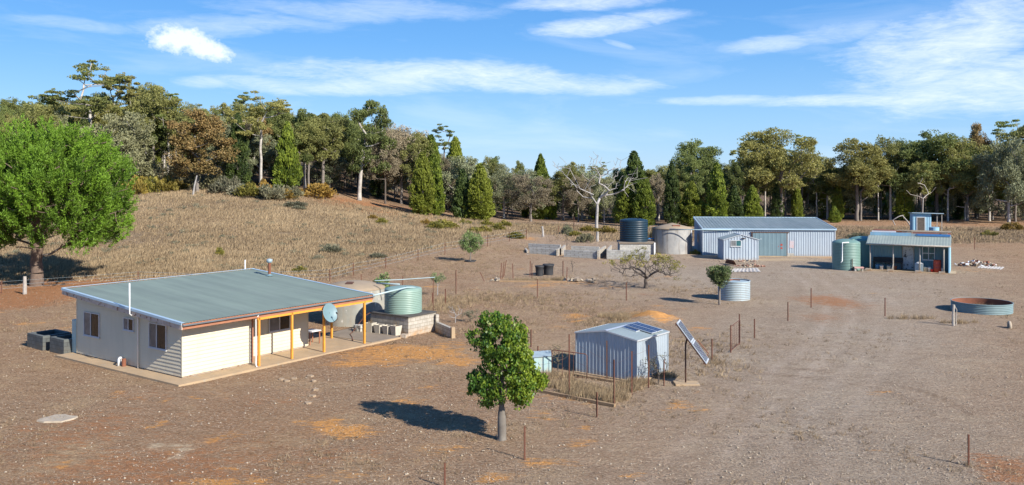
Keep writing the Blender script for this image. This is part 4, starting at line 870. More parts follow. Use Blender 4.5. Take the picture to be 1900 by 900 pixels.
picket(1126, 632, 706, 'dark picket standing against the ribbed gable wall of the garden shed', t=.03)
def beam_between(p, q, w, h, name, mat, label=None, cat=None, parent=None, z=0.0):
    p = Vector((p[0], p[1], z)); q = Vector((q[0], q[1], z)); d = q - p; m = Matrix.Translation((p + q) / 2 + Vector((0, 0, h / 2 - .01))) @ Matrix.Rotation(math.atan2(d.y, d.x), 4, 'Z')
    o = MB().obox(m, d.length, w, h).build(name, M[mat], parent, bevel=.006); 
    if label: tag(o, label, cat)
    return o
beam_between(G(1000, 727), G(1141, 755), .12, .12, 'timber_edging', 'beam', 'long timber edging beam along the front of the grass enclosure', 'timber beam')
beam_between(G(1062, 696), G(1170, 714), .14, .09, 'timber_edging', 'beam', 'timber edging laid along the foot of the garden shed gable wall', 'timber beam')
def pipe_gate():
    a = Vector((*G(1024, 697), 0)); b = Vector((*G(1089, 702), 0)); r = thing('pipe_gate', 'rusty bent pipe gate frame leaning beside the garden shed', 'gate', tuple(a), 0); d = b - a; d.z = 0; up = Vector((0, 0, 1.12))
    MB().tube([Vector((0, 0, 0)), up * 1.0, up * 1.05 + d * .04, d * .95 + up * .97, d + up * .92, d + Vector((0, 0, -.02))], .022, 8).build('frame', M['rust'], r, True)
    MB().tube([d * .05, d * .95 + Vector((0, 0, .02))], .018, 8).tube([d * .3, d * .3 + up * 1.02], .012, 6).tube([d * .62, d * .62 + up * 1.0], .012, 6).build('bars', M['rust'], r)
pipe_gate()
bb = thing('metal_box', 'pale blue metal box with a sloping lid between the bottle tree and the garden shed', 'box', (*G(993, 694), 0), 6)
MB().hexa([(-.05, 0, 0), (.76, 0, 0), (.76, .6, 0), (-.05, .6, 0), (-.05, 0, .76), (.76, 0, .80), (.76, .6, .92), (-.05, .6, .88)]).build('body', M['blue_paint'], bb); MB().hexa([(-.12, -.05, .765), (.80, -.05, .805), (.80, .65, .925), (-.12, .65, .885), (-.12, -.05, .79), (.80, -.05, .83), (.80, .65, .95), (-.12, .65, .91)]).build('lid', M['galv'], bb)

# ------------------------------------------------------------------ long shed and small shed
LC, LA = (22.2, 100.2), -5.7
BLOCKED.append((LC, LA, -.3, 15.3, -.4, 9.3))
def long_shed():
    r = thing('long_shed', 'long pale blue corrugated farm shed with a sliding door', 'shed', (LC[0], LC[1], 0), LA); Lx, Ly, h0, h1 = 14.85, 9.0, 3.10, 3.95; zf = lambda x, y: h0 + .05 + (h1 - h0) * y / Ly
    w = MB(); corr_wall(w, (0, 0), (Lx, 0), -.1, lambda t: h0, (0, -1), .26, .035, 'rib'); corr_wall(w, (Lx, 0), (Lx, Ly), -.1, lambda t: h0 + (h1 - h0) * t / Ly, (1, 0), .26, .035, 'rib'); corr_wall(w, (Lx, Ly), (0, Ly), -.1, lambda t: h1, (0, 1), .26, .035, 'rib'); corr_wall(w, (0, Ly), (0, 0), -.1, lambda t: h1 - (h1 - h0) * t / Ly, (-1, 0), .26, .035, 'rib'); w.build('wall', M['zinc_long'], r)
    rf = MB(); corr_roof(rf, -.12, Lx + .12, -.12, Ly + .12, zf, .38, .03, style='rib'); ro = rf.build('roof', M['zinc_roof'], r)
    t = MB(); t.box(-.15, Lx + .15, -.22, -.10, h0 - .10, h0 + .06).box(-.15, Lx + .15, Ly + .1, Ly + .2, h1 - .1, h1 + .13)
    for x in (-.16, Lx + .10): t.hexa([(x, -.10, h0 - .10), (x + .08, -.10, h0 - .10), (x + .08, Ly + .1, h1 - .10), (x, Ly + .1, h1 - .10), (x, -.10, h0 + .10), (x + .08, -.10, h0 + .10), (x + .08, Ly + .1, h1 + .12), (x, Ly + .1, h1 + .12)])
    t.build('gutter', M['trim_blue'], ro)
    [MB().box(x - .05, x + .05, -.06, .02, -.1, h0 - .11).build('corner_trim', M['alu'], r) for x in (-.01, Lx + .01)]
    d = MB(); corr_wall(d, (5.62, -.16), (9.42, -.16), .02, lambda t: 2.66, (0, -1), .45, .012, 'rib'); d.box(5.62, 9.42, -.155, -.10, .02, 2.66); do = d.build('sliding_door', M['teal_door'], r)
    MB().box(5.4, 9.7, -.20, -.05, 2.665, 2.76).build('door_rail', M['rust_dk'], r); MB().box(9.43, 9.52, -.14, -.03, 0, 2.66).box(5.5, 5.6, -.14, -.03, 0, 2.66).box(5.6, 9.43, -.09, -.05, -.02, .015).build('door_frame', M['rust_dk'], r)
    MB().box(5.85, 5.95, -.22, -.17, 1.0, 1.2).build('handle', M['rust_dk'], do)
    for (x, z, q) in ((8.85, 1.30, .13), (8.85, .92, .12), (8.5, 1.1, .05)): s = MB(); s.add([(x + q * math.cos(a * .628), -.1765, z + q * math.sin(a * .628)) for a in range(10)], [tuple(range(10))]); s.build('painted_dot', M['red'], do)
    b = MB(); b.add([(9.75, -.043, .95), (10.25, -.043, .9), (10.3, -.043, 1.75), (9.8, -.043, 1.8)], [(0, 1, 2, 3)]); b.build('faded_patch', paint('faded_patch', (.50, .36, .34), (.44, .44, .50), .6, scale=4), r)
    MB().box(-.5, Lx + .6, -.9, -.25, -.1, .025).build('slab', M['slab'], r)
    MB().box(-.035, -.02, 4.6, 5.3, 1.2, 2.2).build('side_window', M['dark_gl'], r)
    return r
long_shed()
x0 = Vector((LC[0], LC[1])); c_, s_ = math.cos(R(LA)), math.sin(R(LA))
def lw(a, b, z=0): return (LC[0] + a * c_ - b * s_, LC[1] + a * s_ + b * c_, z)
tag(MB().tube([lw(3.2, -.25, 2.98), lw(-.6, -.35, 2.98), (18.4, 100.8, 3.02)], .055, 8).build('water_pipe', M['pipe'], None, True), 'pale pipe carrying water from the long shed gutter to the concrete tank roof', 'pipe')
bricks('block_pile', 'few grey blocks stacked at the right edge of the long shed door', lw(9.55, -.75), LA, 2, 1, 2, M['block_grey'], seed=4)
# small shed: gable faces the camera, so its ridge runs away from it
sx, sy = 23.3, 94.8
ss = gable_shed('small_shed', 'small pale blue ribbed shed with one window, in front of the long shed', (sx + 3.76, sy - .05), 90, 2.7, 3.76, 2.25, 2.78, M['zinc_long'], M['zinc_roof'], .1, pitch=.31, rib=.05, roof_pitch=.3)
BLOCKED.append(((sx, sy), 0, -.1, 3.9, -.1, 2.8))
window(ss, (-.05, 3.06, 1.50), (0, -1, 0), 1.18, .68, .5, 'curt_gl', 'teal_gl', .05, 'white_frame', out=(-1, 0, 0))
MB().lathe([(.0, 0), (.2, .03), (.22, .1)], 12, (-.12, 1.6, 2.36)).build('lamp_shade', M['rust_dk'], ss)
# rubble in front of the small shed
def rubble(name, lab, cat, X, Y, rx, ry, n, seed, mats, smin=.08, smax=.3, hz=.25):
    rg = random.Random(seed); m = MB(); z0 = float(terr(X, Y))
    for k in range(n):
        a, q = rg.uniform(0, 6.28), rg.uniform(0, 1) ** .6; s = rg.uniform(smin, smax); m.mi = rg.randrange(len(mats))
        M4 = Matrix.Translation((X + q * rx * math.cos(a), Y + q * ry * math.sin(a), z0 + rg.uniform(.02, hz) * (1.1 - q))) @ Euler((rg.uniform(-.6, .6), rg.uniform(-.6, .6), rg.uniform(0, 3))).to_matrix().to_4x4(); m.obox(M4, s * rg.uniform(.8, 2.2), s * rg.uniform(.5, 1), s * rg.uniform(.25, .7))
    return tag(m.build(name, mats), lab, cat)
rubble('brick_rubble', 'heap of broken bricks and rubbish on the ground before the small shed', 'rubble', *G(1392, 494), 1.6, .9, 90, 3, [M['brick'], M['stone'], M['wood'], M['rust_in']], .08, .22, .3)
rubble('loose_bricks', 'scattered bricks along the foot of the small shed wall', 'bricks', *G(1375, 485), 2.4, .35, 36, 6, [M['brick'], M['stone'], M['block_grey']], .1, .22, .15)
M['sheet'] = paint('loose_sheet', (.50, .49, .45), (.36, .30, .25), .75, scale=1.2)
def sheet(name, lab, cs, mat, lift=.04, pitch=.12, cat='metal sheet'):
    """loose corrugated sheet over 4 ground corners (px, py, height)"""
    p = [Vector((*G(a, b, z), z + lift)) for (a, b, z) in cs]; n = 26; vs = []
    for i in range(n + 1):
        for (A, B) in ((p[0], p[1]), (p[3], p[2])): q = A.lerp(B, i / n); vs.append((q.x, q.y, q.z + .025 * math.sin(i * 1.9)))
    tag(MB().add(vs, [(2 * i, 2 * i + 2, 2 * i + 3, 2 * i + 1) for i in range(n)]).build(name, M[mat]), lab, cat)
sheet('metal_sheet', 'rusty red sheet propped against the bricks before the small shed', [(1345, 489, 0), (1367, 493, 0), (1362, 484, .55), (1348, 481, .5)], 'rust_in')
sheet('metal_sheet', 'long pale corrugated sheet lying on the ground beyond the small leafy tree', [(1352, 505, 0), (1412, 505, 0), (1406, 498, .02), (1362, 499, .05)], 'sheet')
# galvanised round tank
gx, gy = 16.47, 64.0
def round_tank(name, lab, x, y, rad, h, mat, inner, pitch=.1, lid=True, tilt=0, dd=.038):
    r = thing(name, lab, 'water tank', (x, y, -.03), 0); r.rotation_euler = (R(tilt), 0, 0); m = MB(); m.lathe(corrugate(rad, 0, h, pitch, dd), 72); m.build('wall', mat, r, True)
    MB().lathe([(rad * .985 - .012, h), (rad * .985 - .012, .02)], 72).build('lining', inner, r, True)
    MB().lathe([(rad + .015, h - .02), (rad + .02, h + .015), (rad - .03, h + .02), (rad - .04, h - .02)], 72).build('rim', mat, r, True)
    if lid: MB().lathe([(rad * .97, h - .06), (rad * .5, h - .02), (0, h + .0)], 48).build('roof', mat, r, True)
    return r
gt = round_tank('water_tank', 'galvanised corrugated tank with a flat top standing beside the small leafy tree', gx, gy, 1.17, 1.42, M['galv'], M['rust_in'], .125)
MB().tube([(-.5, -.25, 1.43), (-.05, .2, 1.45), (.45, .0, 1.43)], .05, 6).build('hatch', M['rust_in'], gt)
rg_x, rg_y = 31.8, 58.4
round_tank('water_trough', 'wide low ring of rusty corrugated iron lying open on the ground', rg_x, rg_y, 1.87, .66, M['galv_ring'], M['rust_in'], .11, False)
# concrete tank and dark tank with stand
def tank_concrete_far():
    x, y = 19.2, 103.4; r = thing('water_tank', 'rust-streaked round concrete tank with a conical brown roof beside the long shed', 'water tank', (x, y, 0), 0)
    MB().lathe([(2.34, -.1), (2.34, 2.92)], 64).build('wall', M['conc_far'], r, True); MB().lathe([(2.34, 2.92), (2.44, 2.94), (2.44, 3.0), (1.3, 3.30), (0, 3.62)], 48).build('roof', M['conc_top'], r, True)
    MB().box(-.2, .7, -1.4, -.9, 3.22, 3.40).build('hatch', M['rust_in'], r); MB().tube([(2.0, -1.4, 2.9), (2.05, -1.5, 2.2), (1.4, -1.95, 1.6), (1.3, -2.3, .1)][:2] + [(2.15, -1.35, 1.9)], .05, 6).build('overflow_pipe', M['white'], r)
M['conc_far'] = paint('far_tank_concrete', (.38, .365, .335), (.26, .265, .265), .85, scale=.9, streak=2.0, streak_c=(.13, .10, .08), streak_amt=1.0, bump=.2)
tank_concrete_far(); BLOCKED.append(((19.2, 103.4), 0, -2.5, 2.5, -2.5, 2.5))
sx2, sy2 = 14.6, 102.6
st = thing('tank_stand', 'grey concrete block stand with a slab top under the dark blue tank', 'block base', (sx2 - 2.0, sy2 - 1.9, 0), -3)
MB().box(0, 4.0, 0, 3.8, -.1, 1.32).build('wall', M['block_grey'], st); MB().box(-.12, 4.12, -.12, 3.92, 1.322, 1.46).build('slab', M['slab_dark'], st)
for x in (3.92, ): MB().box(x, x + .17, -.30, -.125, -.1, 1.45).build('pier', M['white'], st)
poly_tank('water_tank', 'tall dark blue ribbed plastic tank standing on the grey block stand', sx2 - .1, sy2 + .1, 1.462, 1.68, 2.45, M['dark_tank'], .27, .07, .18)
tag(MB().tube([(16.2, 102.6, 1.75), (17.0, 103.0, 1.75)], .09, 8).build('water_pipe', M['bright_blue'], None, True), 'short blue pipe between the dark tank and the concrete tank', 'pipe')
# block bays
def bay(label, segs, x0=0):
    r = thing('block_wall', label, 'block wall', (0, 0, 0), 0)
    for (a, b, h0, t, nm) in segs:
        p, q = Vector((*G(*a), 0)), Vector((*G(*b), 0)); d = q - p; MB().obox(Matrix.Translation((p + q) / 2 + Vector((0, 0, h0 / 2 - .02))) @ Matrix.Rotation(math.atan2(d.y, d.x), 4, 'Z'), d.length, t, h0 + .04).build(nm, M['block_grey'] if nm != 'end_wall' else M['block'], r)
    return r
bay('low pale block bay, the leftmost of the row of roofless bays', [((983, 475), (1032, 477.5), .95, .2, 'front_wall'), ((981, 466), (1040, 469), .95, .2, 'back_wall'), ((979, 474), (975, 469), .55, .2, 'end_wall'), ((1034, 478.5), (1042, 473), .95, .22, 'end_wall'), ((969, 476), (981, 476.5), .3, .5, 'footing')])
bay('low grey block bay in the middle, between the left bay and the tank stand', [((1047, 480), (1108, 483), .98, .2, 'front_wall'), ((1060, 471), (1112, 473), .95, .2, 'back_wall'), ((1043, 477), (1048, 471), 1.05, .22, 'end_wall'), ((1110, 483.5), (1123, 473.5), 1.1, .22, 'end_wall')])
bay('grey block bay partly hidden by the bare spreading tree', [((1126, 483), (1205, 485), 1.15, .2, 'front_wall'), ((1127, 483), (1134, 473), 1.15, .2, 'end_wall')])
# twin black tubs
def tub(px_, py_, rad, h, lab):
    X, Y = G(px_, py_); r = thing('rubber_tub', lab, 'tub', (X, Y, 0), 0); MB().lathe([(rad * .86, 0), (rad * .9, h * .5), (rad * .96, h * .8), (rad * 1.05, h * .84), (rad * 1.07, h), (rad * .93, h), (rad * .88, h * .8), (rad * .8, .1), (0, .08)], 28).build('shell', M['black'], r, True)
tub(1001, 512.5, .39, .98, 'black tub on the left of the pair among the rusty pickets'); tub(1017.5, 511, .50, 1.05, 'black tub on the right of the pair, the wider one')
# old timber edged bed
beam_between(G(926, 523), G(1052, 524), .2, .14, 'timber_edging', 'beam', 'long old timber edging along the front of the picket bed', 'timber beam')
rubble('stone_rubble', 'low line of pale stones at the right end of the picket bed', 'stones', *G(1075, 523), 1.5, .8, 26, 8, [M['stone'], M['slab_dark']], .15, .45, .3)
rubble('stone_rubble', 'small dark stone heap at the left end of the picket bed', 'stones', *G(921, 522), .4, .4, 10, 9, [M['stone'], M['wood']], .1, .3, .3)

# ------------------------------------------------------------------ the hut
UC, UA = (41.06, 80.9), -28.0
BLOCKED.append((UC, UA, -7.3, .3, -.3, 5.0))
def uw(a, b, z=0): c, s = math.cos(R(UA)), math.sin(R(UA)); return (UC[0] + a * c - b * s, UC[1] + a * s + b * c, z)
def hut():
    r = thing('hut', 'small blue corrugated iron hut with a verandah and cluttered flat roof', 'hut', (UC[0], UC[1], 0), UA)
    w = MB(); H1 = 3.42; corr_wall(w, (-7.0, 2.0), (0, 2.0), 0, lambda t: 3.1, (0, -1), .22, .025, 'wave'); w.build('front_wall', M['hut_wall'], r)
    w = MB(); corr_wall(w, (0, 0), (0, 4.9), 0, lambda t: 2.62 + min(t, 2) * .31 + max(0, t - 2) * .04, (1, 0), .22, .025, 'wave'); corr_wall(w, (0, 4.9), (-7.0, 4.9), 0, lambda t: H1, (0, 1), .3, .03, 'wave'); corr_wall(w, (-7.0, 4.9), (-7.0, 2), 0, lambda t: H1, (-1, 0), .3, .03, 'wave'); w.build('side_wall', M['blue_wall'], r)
    MB().box(-.035, -.01, .04, 2.0, .02, 2.6).build('lining', M['hut_wall'], r)
    v = MB(); corr_roof(v, -7.25, .12, -.28, 2.05, lambda x, y: 2.60 + (y + .28) * .31, .25, .012); ro = v.build('verandah_roof', M['hut_roof'], r)
    MB().tube([(-7.28, -.34, 2.57), (.12, -.34, 2.57)], .07, 8).build('gutter', M['wood_grey'], ro, True)
    MB().box(-7.05, .03, 2.0, 4.95, H1 + .03, H1 + .10).build('roof', M['rust_in'], r)
    MB().box(-7.1, -3.4, 1.93, 1.99, 3.30, 3.62).build('parapet', M['blue_wall'], r); MB().box(-3.4, .05, 1.93, 1.99, 3.30, 3.56).build('parapet', M['galv'], r); MB().box(-2.9, .02, 1.88, 1.925, 3.36, 3.56).build('fascia_board', M['bright_blue'], r)
    for x in (-6.93, -4.87, -2.56, -.5): MB().tube([(x, 0.0, 0), (x + (.03 if x == -2.56 else 0), .02, 1.5), (x, 0.0, 2.56)], .07, 10).build('verandah_post', M['wood_grey'], r, True)
    MB().box(-.10, .0, -.06, .06, 0, 2.6).build('verandah_post', M['blue_wall'], r)
    MB().box(-7.2, .5, -.25, 2.0, -.1, .05).build('slab', M['slab'], r)
    d = MB().box(-4.1, -3.2, 1.91, 1.955, .06, 2.25).build('door', M['hut_door'], r); MB().box(-4.2, -4.1, 1.90, 1.96, .05, 2.36).box(-3.2, -3.1, 1.90, 1.96, .05, 2.36).box(-4.1, -3.2, 1.90, 1.96, 2.26, 2.36).build('door_frame', M['wood_grey'], r); MB().tube([(-3.3, 1.9, 1.1), (-3.3, 1.86, 1.1)], .03, 8).build('handle', M['black'], d)
    window(r, (-2.42, 1.97, 1.02), (1, 0, 0), 1.12, 1.34, .5, 'teal_gl', 'teal_gl', .07, 'white', out=(0, -1, 0), bars=1)
    # clutter on the roof
    tag_ = lambda o, l, c: tag(o, l, c)
    m = MB(); 
    for (xa, xb, y, z, s) in ((-4.4, .1, 3.0, H1 + .34, .16), (-4.8, -.4, 3.4, H1 + .32, .14), (-3.4, .05, 2.5, H1 + .30, .12), (-7.0, -3.9, 2.9, H1 + .22, .10)): p = Vector(uw(xa, y, z)); q = Vector(uw(xb, y + .1, z)); m.tube([p, q], s / 2, 4)
    for x in (-3.6, -.5): p = Vector(uw(x, 3.0, H1 + .16)); m.obox(Matrix.Translation(p) @ Matrix.Rotation(R(UA), 4, 'Z'), .5, 1.3, .16)
    tag_(m.build('timber_pile', M['wood']), 'grey planks and poles laid across the flat roof of the hut', 'timber')
    m = MB(); p = Vector(uw(-5.6, 3.6, H1 + .28)); m.obox(Matrix.Translation(p) @ Matrix.Rotation(R(UA), 4, 'Z') @ Matrix.Rotation(.05, 4, 'Y'), 2.6, 1.4, .10); tag_(m.build('roof_sheet', M['rust_in']), 'rusty brown sheet lying on the left of the hut roof', 'metal sheet')
    m = MB(); p = Vector(uw(-5.9, 2.5, H1 + .24)); m.obox(Matrix.Translation(p) @ Matrix.Rotation(R(UA), 4, 'Z'), 2.2, .3, .12); tag_(m.build('roof_plank', M['white']), 'pale plank on the front left edge of the hut roof', 'plank')
M['hut_door'] = paint('hut_door', (.50, .53, .55), (.42, .45, .48), .6, scale=2, speck=((.03, .04, .05), 3.2, .53))
hut()
# things under the verandah
def drum(name, lab, a, b, rad, h, mat, cat='drum', ribs=True, grp=None, open_=False, z=.055):
    x, y, _ = uw(a, b); r = thing(name, lab, cat, (x, y, z), 0, grp); pr = [(0, 0), (rad, 0), (rad, h * .32), (rad * 1.04, h * .335), (rad, h * .35), (rad, h * .65), (rad * 1.04, h * .665), (rad, h * .68), (rad, h - .01), (rad * 1.03, h)] if ribs else [(0, 0), (rad * .8, 0), (rad, h - .03), (rad * 1.07, h - .02), (rad * 1.07, h)]
    pr += [(rad * .93, h), (rad * .92, h - (.3 if open_ else .02)), (0, h - (.3 if open_ else .02))]; MB().lathe(pr, 24).build('body', mat, r, True)
    if not ribs: MB().tube([(-rad, 0, h), (-rad * .6, -.05, h + .09), (0, -.06, h + .12), (rad * .6, -.05, h + .09), (rad, 0, h)], .012, 5).build('handle', M['galv'], r)
    else: MB().cyl((rad * .5, 0, h - .015), .05, .03, 10).build('bung', M['rust_dk'], r)
    return r
drum('oil_drum', 'large red ribbed steel drum at the right end of the hut verandah', -1.05, .45, .34, 1.15, M['red'])
bk = [(-6.35, .9, M['bright_blue'], .2, .42, 'dark blue bucket at the far left under the hut verandah'), (-5.95, .7, M['white'], .17, .36, 'first white bucket from the left under the hut verandah'), (-5.3, .7, M['galv'], .18, .36, 'grey bucket just left of the second verandah post'), (-4.75, .9, M['rust_in'], .17, .38, 'reddish pail right behind the second verandah post'),
      (-2.05, .55, M['potw'], .2, .40, 'pale pail beside the white bucket near the red drum'), (-1.72, .5, M['white'], .16, .40, 'white bucket between the pale pail and the red can'), (-.62, .4, M['white'], .12, .38, 'slim white bucket squeezed right of the red drum')]
for (a, b, mt, rr, hh, lab) in bk: drum('bucket', lab, a, b, rr, hh, mt, 'bucket', False, 'buckets under the hut verandah', True)
drum('fuel_can', 'small bright red can just left of the red drum', -1.5, .35, .13, .26, M['redcan'] if 'redcan' in M else M.setdefault('redcan', paint('red_plastic', (.60, .03, .03), (.5, .03, .03), .4)), 'fuel can', False)
x, y, _ = uw(-2.62, .35); r = thing('metal_cabinet', 'pale metal cabinet with a peaked top in front of the third verandah post', 'cabinet', (x, y, .055), UA); MB().box(-.36, .36, -.25, .25, 0, .72).build('body', M['galv'], r, bevel=.01); MB().add([(-.38, -.27, .722), (.38, -.27, .722), (.38, .27, .722), (-.38, .27, .722), (-.1, -.1, .92), (.1, -.1, .92), (.1, .1, .92), (-.1, .1, .92)], [(0, 1, 5, 4), (1, 2, 6, 5), (2, 3, 7, 6), (3, 0, 4, 7), (4, 5, 6, 7)]).build('lid', M['alu'], r)
x, y, _ = uw(-5.3, 1.45); r = thing('bench', 'long dark bench against the hut wall behind the buckets', 'bench', (x, y, .055), UA); MB().box(-1.5, 1.2, -.3, .3, .62, .72).build('seat', M['black'], r); [MB().box(xx - .05, xx + .05, -.28, .28, 0, .62).build('leg', M['black'], r) for xx in (-1.4, 0, 1.1)]; MB().box(-1.5, 1.2, .3, .35, .72, 1.12).build('backrest', M['black'], r)
for k, (a, lab) in enumerate(((-6.9, 'block at the foot of the left verandah post of the hut'), (-4.95, 'block at the foot of the second verandah post of the hut'), (-2.5, 'block at the foot of the third verandah post of the hut'), (-.5, 'block at the foot of the right verandah post of the hut'))):
    x, y, _ = uw(a, -.32); bricks('loose_block', lab, (x - .2, y - .1), UA, 1, 1, 1, M['block'], 'block', .55, .3, .22, seed=9)
x, y, _ = uw(-4.9, -.36, .1); tag(MB().tube([(x - .05, y, .2), (x + .12, y + .06, .78)], .035, 6).build('timber_prop', M['wood_grey']), 'short pale timber leaning at the second verandah post of the hut', 'timber')
# steel drum behind hut / tanks beside the hut
poly_tank('water_tank', 'pale green ribbed tank with a white pipe in front, left of the hut', 32.9, 84.9, 0, 1.32, 2.62, M['grn_tank3'] if 'grn_tank3' in M else M.setdefault('grn_tank3', paint('hut_tank_green', (.15, .25, .22), (.13, .22, .195), .5)), .15, .045, .3, wavetop=0)
tag(MB().tube([(32.6, 83.45, 2.75), (32.0, 83.5, 2.72), (31.95, 83.42, 2.4), (31.95, 83.42, .95), (31.8, 83.4, .8)], .05, 8).build('overflow_pipe', M['white'], None, True), 'white pipe bent down the front of the nearer green tank by the hut', 'pipe')
poly_tank('water_tank', 'darker green tank with a scalloped top half hidden behind the nearer green tank', 36.0, 88.3, 0, 1.5, 2.65, M['grn_tank2'], .11, .03, .3, wavetop=.02)
tag(MB().tube([(36.4, 86.9, 3.05), (37.3, 86.3, 3.2), (38.0, 86.0, 3.25)], .04, 6).build('water_pipe', M['pipe'], None, True), 'thin pale pipe from the hut roof to the darker green tank', 'pipe')
x, y = G(1593, 503); r = thing('low_trolley', 'low red and white bench on small blocks in front of the hut tanks', 'low bench', (x, y, 0), -12); MB().box(-.4, .45, -.25, .3, .28, .40).build('top', M['fadedred'] if 'fadedred' in M else M.setdefault('fadedred', paint('faded_red', (.62, .40, .36), (.5, .25, .2), .7)), r); [MB().box(xx - .08, xx + .08, -.2, .25, 0, .28).build('leg', M['block_grey'], r) for xx in (-.3, .33)]
picket(1581.5, 480, 503, 'short dark picket in front of the nearer hut tank', t=.03)
# shed behind the hut
def outhouse():
    X, Y = 69.5, 139.0; z0 = float(terr(X - 3.0, Y)); X = (1711 - 950) / F0 * Y; r = thing('outhouse', 'tall narrow blue tin shed with a dark door, standing behind the hut', 'shed', (X, Y, z0), -14); H_ = 3.25
    w = MB(); corr_wall(w, (-1.4, 0), (1.35, 0), 0, lambda t: H_, (0, -1), .35, .03, 'wave'); corr_wall(w, (1.35, 0), (1.35, 2.2), 0, lambda t: H_ - .15, (1, 0), .35, .03, 'wave'); corr_wall(w, (1.35, 2.2), (-1.4, 2.2), 0, lambda t: H_ - .15, (0, 1), .35, .03, 'wave'); corr_wall(w, (-1.4, 2.2), (-1.4, 0), 0, lambda t: H_, (-1, 0), .35, .03, 'wave'); w.build('wall', M['blue_wall'], r)
    MB().hexa([(-1.6, -.45, H_ + .08), (3.1, -.45, H_ - .02), (3.1, 2.5, H_ - .16), (-1.6, 2.5, H_ - .04), (-1.6, -.45, H_ + .18), (3.1, -.45, H_ + .08), (3.1, 2.5, H_ - .06), (-1.6, 2.5, H_ + .06)]).build('roof', M['trim_blue'], r)
    MB().box(-.75, .35, -.09, -.04, .1, 2.6).build('door', M['bark_d'], r); MB().box(-.85, -.75, -.1, -.03, .1, 2.7).box(.35, .45, -.1, -.03, .1, 2.7).box(-.75, .35, -.1, -.03, 2.6, 2.7).build('door_frame', M['white_frame'], r)
    for x in (2.2, 2.9): MB().box(x - .05, x + .05, -.1, 0, -.2, H_ - .03).build('roof_post', M['wood_grey'], r)
outhouse()
X, Y = (1733 - 950) / F0 * 136, 136; tag(MB().cyl((X, Y, float(terr(X, Y)) - .1), .75, 1.3, 20).lathe([(.78, 1.2), (.78, 1.24), (.6, 1.26), (0, 1.27)], 20, (X, Y, float(terr(X, Y)))).build('blue_drum', M['blue_wall'], None), 'round pale blue drum right beside the tall tin shed', 'drum')
sheet('metal_sheet', 'pale metal sheets lying flat on open ground right of the hut', [(1812, 497, 0), (1858, 501, 0), (1864, 496, .03), (1818, 494, .05)], 'sheet', cat='metal sheet')
rubble('firewood_pile', 'untidy pile of firewood and scrap beside the right wall of the hut', 'woodpile', 47.6, 88.5, 2.0, 1.5, 110, 12, [M['wood'], M['stone'], M['white'], M['rust_in'], M['black']], .08, .26, .8)
# half buried wheel
X, Y = G(1873, 609); r = thing('old_wheel', 'half-buried old wheel with a pale rim on bare ground near the iron ring', 'wheel', (X, Y, .12), 70); m = MB(); 
q = Matrix.Rotation(R(90), 4, 'X'); m.lathe([(.16, -.06), (.27, -.08), (.31, -.04), (.31, .04), (.27, .08), (.16, .06), (.16, -.06)], 24); m.v = [tuple(q @ Vector(v)) for v in m.v]; m.build('tyre', M['stone'], r, True); m = MB().lathe([(.155, -.05), (.155, .05), (.12, .0), (0, .0)], 20); m.v = [tuple(q @ Vector(v)) for v in m.v]; m.build('hub', M['wood'], r, True)
# weathered double post near the ring
X, Y = G(1769, 605); wp = thing('gate_post', 'thick dark timber post with a bent rail, in front of the iron ring', 'post', (X, Y, 0), 0); MB().tube([(0, 0, -.1), (-.02, 0, .7), (.02, 0, 1.30)], [.085, .08, .075], 8).build('post', M['wood_grey'], wp); MB().tube([(.22, .1, -.05), (.20, .1, .5), (.26, .1, .95), (.06, .02, 1.25)], .03, 6).build('rail', M['wood_grey'], wp)

# ------------------------------------------------------------------ fences and single pickets
pf = thing('paddock_fence', 'long wire and steel picket fence along the edge of the tall dry grass paddock', 'fence', (-16, 75, 0))
PF = [(-28, 523, 548), (3, 521, 544), (256, 503, 523), (403, 507, 523), (612, 499, 522.4), (655.5, 487, 511.5), (715.6, 477, 498.5), (775.6, 462, 483.5), (825.4, 449, 472.7), (866, 443, 464), (904.7, 437, 457), (945, 430, 448.6), (976.5, 424, 443.5)]
ends = [picket(*p, parent=pf, mat='rust', name='post') for p in PF]; wires(pf, ends, (.35, .62, .92), r=.009)
def wpost(px_, top, bot, label, rad=.10, lean=.0, mat='wood_grey'):
    X, Y, Z = ground_at(px_, bot); h = (bot - top) * Y / F0; r = MB().tube([(0, 0, -.2), (lean * .4, 0, h * .5), (lean * 1.0, 0, h)], [rad * 1.1, rad, rad * .85], 8).build('timber_post', M[mat], None); r.location = (X, Y, Z); return tag(r, label, 'post')
wpost(46, 513, 546, 'weathered grey timber post in the red dirt near the big pine', .14)
wpost(1008, 420, 439.4, 'pale crooked timber post at the far end of the paddock fence', .16, -.15, 'bark_dead')
wpost(1108.3, 430, 448, 'thick white stump-like post standing below the dead white tree', .2, .03, 'bark_dead')
wpost(778, 368, 378, 'small pale stump on the reddish slope under the forest', .2, .0, 'bark_dead')
